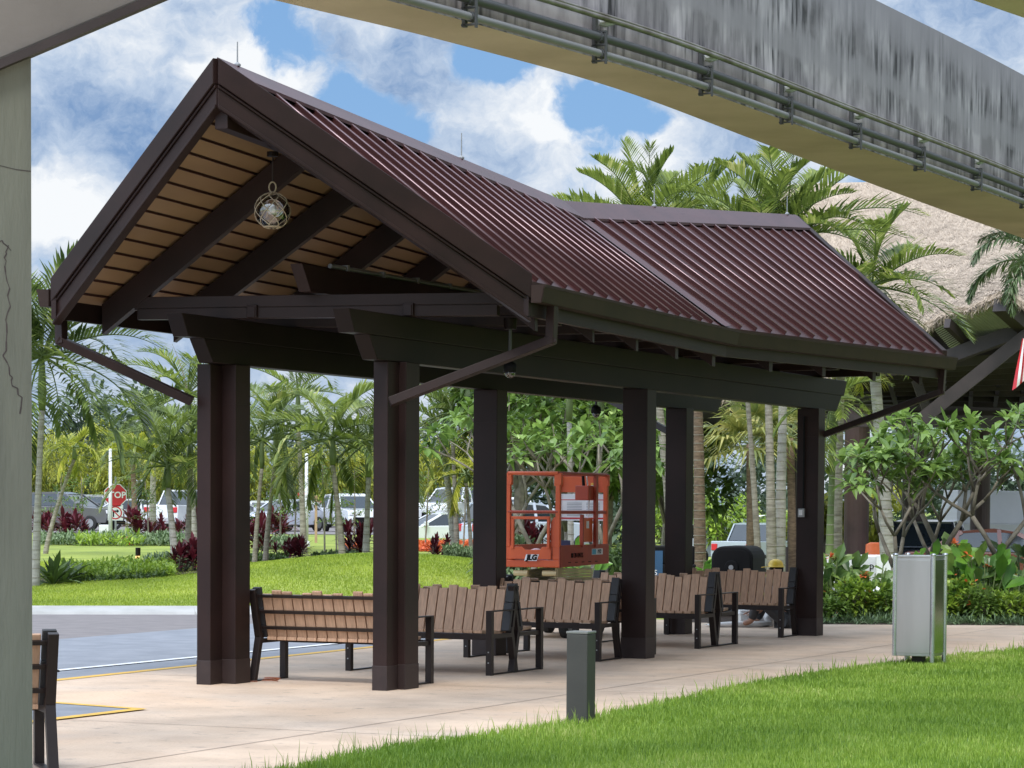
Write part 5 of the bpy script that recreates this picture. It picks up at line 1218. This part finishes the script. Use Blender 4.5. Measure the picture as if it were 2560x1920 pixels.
for i, (x, Y, lab, fl) in enumerate(((2080, 37.9, 'golden green shrub next to the rear right column', 6), (2128, 38.0, 'golden green shrub between column and bin', 8), (2185, 37.9, 'golden green shrub touching the bin on its left, orange flowers', 10), (2235, 38.2, 'golden green shrub hidden behind the bin', 4),
        (2350, 38.0, 'golden green shrub just right of the bin', 4), (2400, 37.9, 'rounded golden green shrub right of the bin', 30), (2455, 38.0, 'golden green shrub in the middle of the right bed', 4), (2515, 38.0, 'golden green shrub near the right edge', 4), (2575, 38.1, 'golden green shrub cut by the right edge', 4), (2030, 38.6, 'golden green shrub behind the rear right column', 4))):
    shrub('flowering_shrub', lab, 'shrub', x, Y + .25 * (i % 3 - 1), (.24 + .05 * (i % 3), .26, .17 + .045 * ((i * 7) % 4)), 620, .12, 'shrub' if i % 3 else 'treelight', 90 + i, 'golden shrubs of the right bed', .4, .85, fl, .07)
for i, (x, lab) in enumerate(((1262, 'grey green shrub left of the lift'), (1290, 'second grey green shrub left of the lift, nearer it'), (1590, 'dark shrub right of the lift behind the middle column'))):
    shrub('leafy_shrub', lab, 'shrub', x, 45, (.5, .4, .45), 900, .17, 'silver' if i < 2 else 'tree', 120 + i, None, .3, .8)

# trees and bamboo far back
def tree(name, label, px, Y, hgt, rad, leaf, seed, n=2600, s=.3, group=None, clumps=9, w=.45):
    rn = random.Random(seed); b = gz(px, Y); t = thing(name, label, 'tree', b, 0, group); tr = MB(); m = MB()
    tr.tube([V3((0, 0, -.1)), V3((.1, 0, hgt * .35)), V3((0, 0, hgt * .6))], [.16, .12, .08], 8)
    for k in range(clumps):
        a = k * 2.4; r_ = rad * rn.uniform(.25, .75); c = V3((math.cos(a) * r_, math.sin(a) * r_, hgt * rn.uniform(.42, .9))); tr.tube([V3((.05, 0, hgt * .3)), c], [.06, .02], 5)
        cloud(m, c, (rad * rn.uniform(.3, .5), rad * rn.uniform(.3, .5), hgt * rn.uniform(.1, .17)), n // clumps, s, rn, w, .25)
    tr.build('trunk', 'bark', t); m.build('crown', leaf, t)
TG = 'green trees behind the lift'
for i, (x, Y, h_, r_, lab) in enumerate(((1290, 60, 5.2, 2.0, 'bushy green tree behind the left side of the lift'), (1400, 64, 5.6, 2.2, 'bushy green tree behind the middle of the lift'), (1510, 62, 5.2, 2.1, 'bushy green tree behind the right side of the lift'), (1660, 70, 5.0, 2.0, 'bushy green tree between the middle and rear left columns'))):
    tree('green_tree', lab, x, Y, h_, r_, 'treelight', 140 + i, 3600, .3, TG)
for i, (x, Y, h_, r_, lab) in enumerate(((1800, 110, 3.2, 1.6, 'small bright tree above the white car between the rear columns'), (1660, 120, 3.4, 1.6, 'small bright tree left of the white tents'), (1955, 105, 2.6, 1.2, 'small bright tree behind the paired palm stems'), (2050, 80, 3.0, 1.2, 'light green young tree just right of the rear right column'), (2190, 90, 3.2, 1.4, 'light green young tree behind the orange drum'))):
    tree('young_tree', lab, x, Y, h_, r_, 'bamboo' if i > 2 else 'shrub', 150 + i, 1800, .26, 'young trees beyond the lots')
def sapling(label, px, Y, hgt, seed):
    rn = random.Random(seed); b = gz(px, Y); t = thing('young_tree', label, 'tree', b, 0, 'thin young trees of the island'); tr = MB(); m = MB()
    top = V3((rn.uniform(-.15, .15), 0, hgt)); tr.tube([V3((0, 0, -.1)), top * .5 + V3((.03, 0, 0)), top], [.03, .022, .006], 6)
    for k in range(16):
        f = rn.uniform(.3, .95); p = top * f; a = rn.uniform(0, 6.28); l = rn.uniform(.3, .75) * (1.15 - f * .5); q = p + V3((math.cos(a) * l, math.sin(a) * l, l * rn.uniform(.1, .6))); tr.tube([p, q], [.008, .003], 4)
        for j in range(20): leaflet(m, p.lerp(q, rn.uniform(.3, 1.1)) + V3((rn.uniform(-.1, .1), rn.uniform(-.1, .1), rn.uniform(-.08, .08))), V3((rn.uniform(-1, 1), rn.uniform(-1, 1), rn.uniform(-.4, .6))), .12, .05, .3)
    tr.build('trunk', 'bark', t); m.build('leaves', 'treelight', t)
for i, (x, Y, h_, lab) in enumerate(((150, 86, 2.4, 'thin young tree over the wide maroon shrub at the left'), (205, 88, 2.3, 'thin young tree left of the white pole by the stop sign'), (314, 99, 2.4, 'thin young tree just right of the stop sign'), (372, 84, 2.2, 'thin young tree beside the pale thick palm'), (585, 74, 2.2, 'thin young tree hidden at the front left column'), (612, 76, 2.4, 'thin young tree right beside the front left column'),
        (700, 78, 2.3, 'thin young tree in front of the silver car'), (735, 76, 2.0, 'thin young tree left of the white lamp pole'), (812, 72, 2.5, 'thin dark young tree right of the timber stake'), (842, 74, 2.2, 'thin young tree left of the curved grey palm'), (884, 76, 2.3, 'thin young tree between the last two palms before the front right column'), (1062, 76, 2.4, 'thin young tree just right of the front right column'), (1158, 74, 2.2, 'thin young tree left of the middle left column'))): sapling(lab, x, Y, h_, 300 + i)
def bamboo(label, px, Y, hgt, seed):
    rn = random.Random(seed); b = gz(px, Y); t = thing('bamboo_clump', label, 'bamboo', b, 0, 'bamboo hedge behind the cars'); cu = MB(); m = MB()
    for k in range(11):
        a = rn.uniform(0, 6.28); r_ = rn.uniform(.1, 1.3); h_ = hgt * rn.uniform(.65, 1.05); lean = rn.uniform(.1, .5)
        p0 = V3((math.cos(a) * r_ * .5, math.sin(a) * r_ * .4, -.1)); p1 = V3((math.cos(a) * (r_ + lean), math.sin(a) * (r_ + lean) * .6, h_)); cu.tube([p0, p0.lerp(p1, .5) + UZ * .1, p1], [.025, .02, .008], 5)
        for j in range(17):
            f = rn.uniform(.12, 1.0); c = p0.lerp(p1, f)
            cloud(m, c, (.5, .42, .3), 13, .36, rn, .26, .4, .2)
    cu.build('culms', 'shaft', t); m.build('leaves', 'bamboo', t)
bx = [(75, 4.1), (130, 4.4), (185, 4.0), (245, 4.6), (300, 4.0), (355, 3.7), (415, 3.8), (475, 4.2), (540, 4.0), (610, 4.2), (670, 4.0), (735, 3.9), (795, 3.6), (855, 3.9), (915, 4.2), (975, 4.0), (1035, 4.4), (1095, 4.2), (1160, 4.5), (1225, 4.6)]
nm_ = ['first', 'second', 'third', 'fourth', 'fifth', 'sixth', 'seventh', 'eighth', 'ninth', 'tenth', 'eleventh', 'twelfth', 'thirteenth', 'fourteenth', 'fifteenth', 'sixteenth', 'seventeenth', 'eighteenth', 'nineteenth', 'twentieth']
for i, (x, h_) in enumerate(bx): bamboo('yellow green bamboo clump behind the cars, %s of the hedge from the left' % nm_[i], x, 152 + (i % 3) * 3, h_ * 1.28, 200 + i)
rn = random.Random(9); fw = MB()
for k in range(150):
    x = rn.uniform(-55, 66); y = rn.uniform(172, 200); h_ = 6.8 + 2.6 * mnoise.noise((x * .09, 4.2, 0)) + (2.2 if -30 < x < -23 else 0) + rn.uniform(-1, .8)
    if x > 14: h_ += 1
    z0 = H(x, y)
    for j in range(5):
        cloud(fw, (x + rn.uniform(-1.4, 1.4), y + rn.uniform(-1, 1), z0 + h_ * (.15 + .18 * j)), (2.0 - .18 * j, 1.6, h_ * .15), 75, .65, rn, .5, .2, .6)
kind(fw.build('far_wood', 'wood'), 'stuff')

# ------------------------------------------------------------------ things behind the last bench
EQ = thing('equipment_housing', 'black rounded equipment housing with a hub behind the rear bench', 'equipment', (3.12, 38.1, 0), -.28)
def rrect(x0, x1, z0, z1, r): 
    o = []
    for cx_, cz_, a0 in ((x1 - r, z1 - r, 0), (x0 + r, z1 - r, 90), (x0 + r, z0 + r, 180), (x1 - r, z0 + r, 270)):
        for k in range(6): t = R(a0 + 18 * k); o.append((cx_ + r * math.cos(t), cz_ + r * math.sin(t)))
    return o
m = MB(); m.extr(rrect(-.30, .30, .38, 1.05, .17), 1, -.02, .95); recalc(m.build('shell', 'black', EQ, bevel=.03))
m = MB(); m.extr(rrect(-.265, .265, .43, 1.0, .14), 1, -.035, -.021); recalc(m.build('face_plate', 'black', EQ, bevel=.008))
m = MB(); m.extr([(.0 + .1 * math.cos(t * PI / 10), .75 + .1 * math.sin(t * PI / 10)) for t in range(20)], 1, -.07, -.036); recalc(m.build('hub', 'black', EQ, bevel=.01)); m = MB(); m.extr([(.035 * math.cos(t * PI / 6), .75 + .035 * math.sin(t * PI / 6)) for t in range(12)], 1, -.085, -.071); recalc(m.build('hub_cap', 'grey', EQ))
for x in (-.22, .22):
    m = MB(); m.box(x - .03, x + .03, .1, .9, 0, .38); m.build('leg', 'black', EQ)
UC = thing('utility_cart', 'dark cart with a blue plate reading AS between the middle and rear left columns', 'cart', (2.24, 40, 0), 0)
m = MB(); m.box(-.32, .5, 0, .8, .12, .75); m.box(-.3, .48, .02, .78, .75, 1.02); m.build('body', 'black', UC, bevel=.02)
m = MB(); m.box(-.3, .0, -.012, -.002, .52, .95); o = m.build('plate', mat('blue plate', (.03, .09, .18), None, 4, .5), UC); text('AS', .11, 'white', o, (-.14, -.016, .62), (PI / 2, 0, 0))
for x in (-.25, .4):
    m = MB(); m.lathe([(.1, -.04), (.12, 0), (.1, .04)], 14); o = m.build('wheel', 'rubber', UC); o.location = (x, .1, .12); o.rotation_euler = (PI / 2, 0, 0)
q = P(1868, 1552, 36.4)
WB = thing('white_crate', 'white box draped with plastic under the rear bench', 'box', (q.x, 36.4, 0), .2)
m = MB(); m.box(-.13, .13, -.12, .12, .02, .21); m.build('box', 'plasticbag', WB, bevel=.008); m = MB(); m.grid([[(-.16 + .32 * i / 8, -.14 + .28 * j / 6, .215 + .012 * math.sin(i * 2 + j) - (.06 if i in (0, 8) or j == 0 else 0)) for i in range(9)] for j in range(7)]); m.build('cover_sheet', 'plasticbag', WB)
def bag(label, px, Y, r, h_, seed, name='plastic_bag'):
    rn = random.Random(seed); q = P(px, 1500, Y); t = thing(name, label, 'bag', (q.x, Y, 0)); m = MB(); rows = []
    for i in range(9):
        f = i / 8; rr_ = r * (math.sin(PI * min(.97, f * .85 + .12)) ** .7); rows.append([(rr_ * math.cos(a * PI / 7) * rn.uniform(.8, 1.15), rr_ * math.sin(a * PI / 7) * rn.uniform(.8, 1.15), h_ * f + (rn.uniform(-.01, .01) if i else .004)) for a in range(14)])
    for r_ in rows: r_.append(r_[0])
    m.grid(rows); m.build('bag_body', 'plasticbag', t, smooth=True); m = MB(); m.tube([(0, -.02, h_ - .01), (-.03, 0, h_ + .05), (.03, .01, h_ + .05), (.0, .02, h_ - .01)], .008, 5); m.build('handle', 'plasticbag', t)
bag('thin white plastic bag left of the sitting worker', 1927, 36.2, .09, .24, 1); bag('greyish plastic bag against the rear right column', 1975, 36.0, .09, .24, 2)
q = P(1845, 1572, 36.0); SHT = thing('drop_sheet', 'crumpled white drop sheet on the ground under the rear bench', 'sheet', (q.x, 36.0, 0), .15)
m = MB(); m.grid([[(-.42 + .84 * i / 14, -.2 + .4 * j / 6, .02 + .03 * abs(mnoise.noise((i * .5, j * .6, 1)))) for i in range(15)] for j in range(7)]); m.tube([(-.4, -.15, .03), (-.1, -.19, .04), (.2, -.17, .035), (.42, -.12, .045)], [.03, .04, .045, .035], 8); m.build('cloth', 'plasticbag', SHT, smooth=True)
q = P(1893, 1535, 36.8); GB = thing('tool_case', 'grey tool case beside the white box under the rear bench', 'case', (q.x, 36.8, 0))
m = MB(); m.box(-.1, .1, -.08, .08, 0, .3); m.build('case', 'grey', GB, bevel=.01); m = MB(); m.tube([(-.05, 0, .3), (-.05, 0, .35), (.05, 0, .35), (.05, 0, .3)], .01, 6); m.build('handle', 'black', GB)
# the worker who sits on the ground behind the rear bench
q = P(1940, 1410, 35.75)
PE = thing('person', 'worker in a yellow helmet and grey shirt sitting behind the rear bench', 'person', (q.x + .19, 35.72, -.0), R(160)); PE.scale = (1, 1, .93)
def skin_body(name, verts, edges, rad, m, parent):
    me = bpy.data.meshes.new(name); me.from_pydata(verts, edges, []); o = bpy.data.objects.new(name, me); COL.objects.link(o); o.parent = parent
    md = o.modifiers.new('skin', 'SKIN'); md.use_smooth_shade = True; sk = me.skin_vertices[0] if me.skin_vertices else None
    if sk is None:
        bm = bmesh.new(); bm.from_mesh(me); bm.verts.layers.skin.verify(); bm.to_mesh(me); bm.free(); sk = me.skin_vertices[0]
    for i, r_ in enumerate(rad): sk.data[i].radius = (r_, r_); sk.data[i].use_root = (i == 0)
    s_ = o.modifiers.new('sub', 'SUBSURF'); s_.levels = 2; s_.render_levels = 2; me.materials.append(M[m]); return o
# pelvis, spine, neck, head, arms forward, knees drawn up; faces +x
bv = [(0, 0, .12), (.03, 0, .30), (.10, 0, .50), (.14, 0, .62), (.17, 0, .70), (.20, 0, .80), (.19, 0, .90),
      (.13, .19, .57), (.27, .26, .36), (.45, .16, .24), (.53, .12, .22), (.13, -.19, .57), (.28, -.26, .36), (.46, -.14, .22), (.54, -.10, .20),
      (.05, .12, .12), (.40, .17, .42), (.48, .16, .10), (.60, .16, .05), (.05, -.12, .12), (.38, -.20, .40), (.50, -.18, .09), (.62, -.18, .05)]
be = [(0, 1), (1, 2), (2, 3), (3, 4), (4, 5), (5, 6), (3, 7), (7, 8), (8, 9), (9, 10), (3, 11), (11, 12), (12, 13), (13, 14), (0, 15), (15, 16), (16, 17), (17, 18), (0, 19), (19, 20), (20, 21), (21, 22)]
br = [.13, .125, .135, .10, .055, .085, .075, .06, .045, .035, .03, .06, .045, .035, .03, .09, .065, .045, .04, .09, .065, .045, .04]
skin_body('body', bv, be, br, 'skin', PE)
skin_body('shirt', [bv[i] for i in (0, 1, 2, 3, 7, 8, 11, 12)], [(0, 1), (1, 2), (2, 3), (3, 4), (4, 5), (3, 6), (6, 7)], [.142, .14, .152, .115, .075, .058, .075, .058], 'shirt', PE)
skin_body('trousers', [bv[i] for i in (0, 15, 16, 17, 19, 20, 21)], [(0, 1), (1, 2), (2, 3), (0, 4), (4, 5), (5, 6)], [.15, .105, .08, .06, .105, .08, .06], 'charcoal', PE)
hd = V3((.20, 0, .845))
for s_ in (-1, 1):
    m = MB(); m.lathe([(.006, -.02), (.016, -.01), (.018, .008), (.008, .022)], 8, hd + V3((-.005, s_ * .082, -.01))); m.build('ear', 'skin', PE, smooth=True)
    m = MB(); m.lathe([(.002, -.009), (.008, -.004), (.009, .004), (.002, .009)], 8, hd + V3((.078, s_ * .03, .0))); m.build('eye', 'black', PE, smooth=True)
    for k in range(5):
        bx_ = bv[10] if s_ > 0 else bv[14]; m = MB(); y_ = bx_[1] + (k - 2) * .016; l = (.05, .07, .078, .072, .055)[k]
        m.tube([(bx_[0], y_, bx_[2]), (bx_[0] + l * .55, y_ + (k - 2) * .004, bx_[2] - .01), (bx_[0] + l, y_ + (k - 2) * .004, bx_[2] - .035)], [.009, .0085, .007], 6); m.build('thumb' if k == 0 else 'finger', 'skin', PE, smooth=True)
m = MB(); m.leaf(hd + V3((.083, 0, .01)), (.5, 0, -1), (1, 0, .4), .05, .03, 0); m.build('nose', 'skin', PE); m = MB(); m.box(hd.x + .074, hd.x + .08, -.02, .02, hd.z - .05, hd.z - .044); m.build('mouth', 'red', PE)
m = MB(); m.lathe([(.088, -.05), (.092, .0), (.09, .03)], 16, hd + V3((-.012, 0, 0))); m.build('hair', 'black', PE, smooth=True)
m = MB(); m.lathe([(.118, 0), (.112, .01), (.102, .015), (.098, .05), (.076, .09), (.04, .112), (.005, .118)], 20, hd + V3((.0, 0, .025)))
m.hexa([hd + V3((.09, -.07, .025)), hd + V3((.19, -.04, .015)), hd + V3((.19, .04, .015)), hd + V3((.09, .07, .025)), hd + V3((.09, -.07, .037)), hd + V3((.19, -.04, .025)), hd + V3((.19, .04, .025)), hd + V3((.09, .07, .037))])
m.build('helmet', 'yellowcap', PE, smooth=True)
# cord on the ground by the front left column
c0 = sh(-.66, .12); CO = thing('extension_cord', 'thin orange brown cord coiled at the foot of the front left column', 'cord', c0)
m = MB(); m.tube([(.10 + .075 * math.cos(t * .6) + .004 * t * .3, .12 + .05 * math.sin(t * .6), .006 + .0012 * t) for t in range(30)], .004, 6); m.tube([(.0, .05, .008), (-.18, .02, .008), (-.3, .12, .008), (-.28, .22, .008)], .004, 6); m.build('cable', mat('cord sheath', (.32, .10, .045), None, 5, .5), CO)

# ------------------------------------------------------------------ sky, sun, camera
SUN_EL, SUN_AZ = R(58), R(187)       # azimuth clockwise from +y (view direction): behind us, a little to the left
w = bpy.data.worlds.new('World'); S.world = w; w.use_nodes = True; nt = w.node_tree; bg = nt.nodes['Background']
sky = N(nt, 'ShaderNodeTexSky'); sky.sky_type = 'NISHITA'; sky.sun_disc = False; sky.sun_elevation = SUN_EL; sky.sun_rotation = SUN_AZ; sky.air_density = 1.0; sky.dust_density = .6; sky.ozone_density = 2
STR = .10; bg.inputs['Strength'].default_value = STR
tc = N(nt, 'ShaderNodeTexCoord'); D_ = tc.outputs['Generated']
def vm(op, a, b=None, sc=None):
    n = N(nt, 'ShaderNodeVectorMath', operation=op)
    nt.links.new(a, n.inputs[0])
    if b is not None:
        if isinstance(b, (tuple, list, V3)): n.inputs[1].default_value = tuple(b)
        else: nt.links.new(b, n.inputs[1])
    return n
def mt(op, a, b=None, c=None, clamp=False):
    n = N(nt, 'ShaderNodeMath', operation=op); n.use_clamp = clamp
    for i, v in enumerate((a, b, c)):
        if v is None: continue
        if isinstance(v, (int, float)): n.inputs[i].default_value = v
        else: nt.links.new(v, n.inputs[i])
    return n.outputs[0]
def noise(vec, scale, det, rough=.55, stretch=(1, 1, 1), dist=0, off=(0, 0, 0)):
    mp = N(nt, 'ShaderNodeMapping'); mp.inputs['Scale'].default_value = stretch; mp.inputs['Location'].default_value = off
    nt.links.new(vec, mp.inputs['Vector']); n = N(nt, 'ShaderNodeTexNoise'); n.inputs['Scale'].default_value = scale; n.inputs['Detail'].default_value = det; n.inputs['Roughness'].default_value = rough; n.inputs['Distortion'].default_value = dist
    nt.links.new(mp.outputs['Vector'], n.inputs['Vector']); return n.outputs['Fac']
def skydir(px, py): return (P(px, py, 1) - V3((0, 0, CAMH))).normalized()
def blob(px, py, rx, amp):
    """soft patch of the cloud field round a direction; rx is its angular radius in photo pixels"""
    d = vm('DISTANCE', Dw, skydir(px, py)).outputs['Value']; t = mt('DIVIDE', d, rx / F); t = mt('MULTIPLY', t, t); t = mt('MULTIPLY', t, -1.0); t = mt('EXPONENT', t); return mt('MULTIPLY', t, amp)
wob = N(nt, 'ShaderNodeTexNoise'); wob.inputs['Scale'].default_value = 55; wob.inputs['Detail'].default_value = 6; nt.links.new(D_, wob.inputs['Vector'])
wv_ = vm('SUBTRACT', wob.outputs['Color'], (.5, .5, .5)); ws_ = N(nt, 'ShaderNodeVectorMath', operation='SCALE'); nt.links.new(wv_.outputs[0], ws_.inputs[0]); ws_.inputs['Scale'].default_value = .022
Dw = vm('ADD', D_, ws_.outputs[0]).outputs[0]
# cover: 1 = cloud, 0 = blue
cov = mt('MULTIPLY_ADD', noise(Dw, 24, 10, .62), 1.35, .16)
for b_ in ((700, 70, 110, -.6), (870, 130, 70, -.2), (880, 265, 75, -.5), (1010, 320, 85, -.55), (1000, 400, 60, -.3), (1260, 160, 70, -.5), (1450, 235, 85, -.6), (1560, 275, 60, -.6), (1180, 120, 60, -.4), (1640, 300, 50, -.3), (2180, 460, 90, -.5), (250, 300, 260, .08), (130, 250, 120, .08), (140, 640, 120, -.2)): cov = mt('ADD', cov, blob(*b_))
dens = N(nt, 'ShaderNodeMapRange'); dens.interpolation_type = 'SMOOTHSTEP'; dens.inputs[1].default_value = .42; dens.inputs[2].default_value = .68; nt.links.new(cov, dens.inputs[0])
# brightness of the cloud: billows lit on top, grey blue undersides
br_ = mt('MULTIPLY_ADD', noise(Dw, 34, 10, .64, (1, 1, 1.4), 0, (3, 1, 2)), 1.45, -.16)
for b_ in ((620, 60, 120, .3), (560, 200, 80, .4), (700, 250, 90, .45), (940, 300, 60, .25), (250, 340, 150, -.30), (330, 430, 150, -.30), (120, 260, 100, -.15), (200, 130, 120, .1), (500, 120, 80, -.1), (1000, 170, 110, -.15), (200, 480, 120, .35), (120, 560, 110, .35), (300, 520, 80, .2), (150, 620, 50, -.2), (1250, 200, 60, .25), (1400, 300, 90, .4), (1520, 300, 60, .45), (1600, 400, 110, .3), (1250, 440, 100, -.12), (1150, 420, 90, -.06), (1330, 380, 90, .1), (2500, 80, 160, -.15), (1950, 420, 90, .15), (1760, 430, 100, -.1)): br_ = mt('ADD', br_, blob(*b_))
cr_ = N(nt, 'ShaderNodeValToRGB'); e = cr_.color_ramp.elements; e[0].position = .18; e[1].position = .88
e[0].color = (.155, .25, .42, 1); e[1].color = (.67, .69, .71, 1); q_ = e.new(.5); q_.color = (.36, .44, .56, 1)
nt.links.new(br_, cr_.inputs['Fac'])
cs = N(nt, 'ShaderNodeVectorMath', operation='SCALE'); cs.inputs['Scale'].default_value = 1.0 / STR; nt.links.new(cr_.outputs['Color'], cs.inputs[0])
tint = N(nt, 'ShaderNodeMix', data_type='RGBA'); tint.inputs[0].default_value = .75; nt.links.new(sky.outputs[0], tint.inputs[6]); tint.inputs[7].default_value = (.135 / STR, .28 / STR, .52 / STR, 1)
mx = N(nt, 'ShaderNodeMix', data_type='RGBA'); nt.links.new(dens.outputs[0], mx.inputs[0]); nt.links.new(tint.outputs[2], mx.inputs[6]); nt.links.new(cs.outputs[0], mx.inputs[7])
sx_ = N(nt, 'ShaderNodeSeparateXYZ'); nt.links.new(D_, sx_.inputs[0])      # added boost: sky out of view brightened towards the zenith, fills the shade
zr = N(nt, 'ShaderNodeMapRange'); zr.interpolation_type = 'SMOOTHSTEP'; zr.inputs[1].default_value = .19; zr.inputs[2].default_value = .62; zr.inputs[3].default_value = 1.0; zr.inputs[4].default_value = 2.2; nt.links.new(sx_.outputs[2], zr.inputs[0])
dt = vm('DOT_PRODUCT', D_, (-.86, -.5, .1)); dr = N(nt, 'ShaderNodeMapRange'); dr.inputs[1].default_value = -1; dr.inputs[2].default_value = 1; dr.inputs[3].default_value = .35; dr.inputs[4].default_value = 1.75; nt.links.new(dt.outputs['Value'], dr.inputs[0])  # added skew: sky brighter behind left, dimmer right, so right-hand faces go darker
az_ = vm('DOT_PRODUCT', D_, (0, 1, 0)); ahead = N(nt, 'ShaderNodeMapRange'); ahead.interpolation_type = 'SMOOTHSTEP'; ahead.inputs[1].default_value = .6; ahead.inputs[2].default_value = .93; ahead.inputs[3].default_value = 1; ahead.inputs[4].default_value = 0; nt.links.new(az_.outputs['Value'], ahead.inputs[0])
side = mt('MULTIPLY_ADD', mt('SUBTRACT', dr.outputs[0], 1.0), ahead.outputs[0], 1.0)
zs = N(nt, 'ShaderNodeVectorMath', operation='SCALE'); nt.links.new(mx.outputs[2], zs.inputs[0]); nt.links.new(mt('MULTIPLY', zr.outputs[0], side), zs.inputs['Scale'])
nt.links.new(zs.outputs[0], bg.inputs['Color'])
w.cycles.sampling_method = 'MANUAL'; w.cycles.sample_map_resolution = 1024
sl = bpy.data.lights.new('sun', 'SUN'); sl.energy = 2.0; sl.angle = R(20); sl.color = (1, .96, .9); so = bpy.data.objects.new('sun', sl); COL.objects.link(so)
sd = V3((math.sin(SUN_AZ) * math.cos(SUN_EL), math.cos(SUN_AZ) * math.cos(SUN_EL), math.sin(SUN_EL))); so.rotation_euler = sd.to_track_quat('Z', 'Y').to_euler(); so.location = (0, 0, 40)
cam = bpy.data.cameras.new('camera'); co = bpy.data.objects.new('camera', cam); COL.objects.link(co); S.camera = co
cam.sensor_width = 36; cam.lens = F / 2560 * 36; cam.shift_y = SHY / 2560; cam.clip_start = .5; cam.clip_end = 5000
fw_ = V3((0, cP, sP)); up0 = V3((0, -sP, cP)); rt0 = V3((1, 0, 0)); rt = rt0 * cR + up0 * sR; up = up0 * cR - rt0 * sR
mw = Matrix.Identity(4)
for i in range(3): mw[i][0] = rt[i]; mw[i][1] = up[i]; mw[i][2] = -fw_[i]
mw[2][3] = CAMH; co.matrix_world = mw
S.view_settings.view_transform = 'Standard'; S.view_settings.look = 'None'; S.view_settings.exposure = .48; S.view_settings.gamma = 1; S.view_settings.use_curve_mapping = False
S.cycles.max_bounces = 6; S.cycles.diffuse_bounces = 3; S.cycles.glossy_bounces = 3; S.cycles.transparent_max_bounces = 8
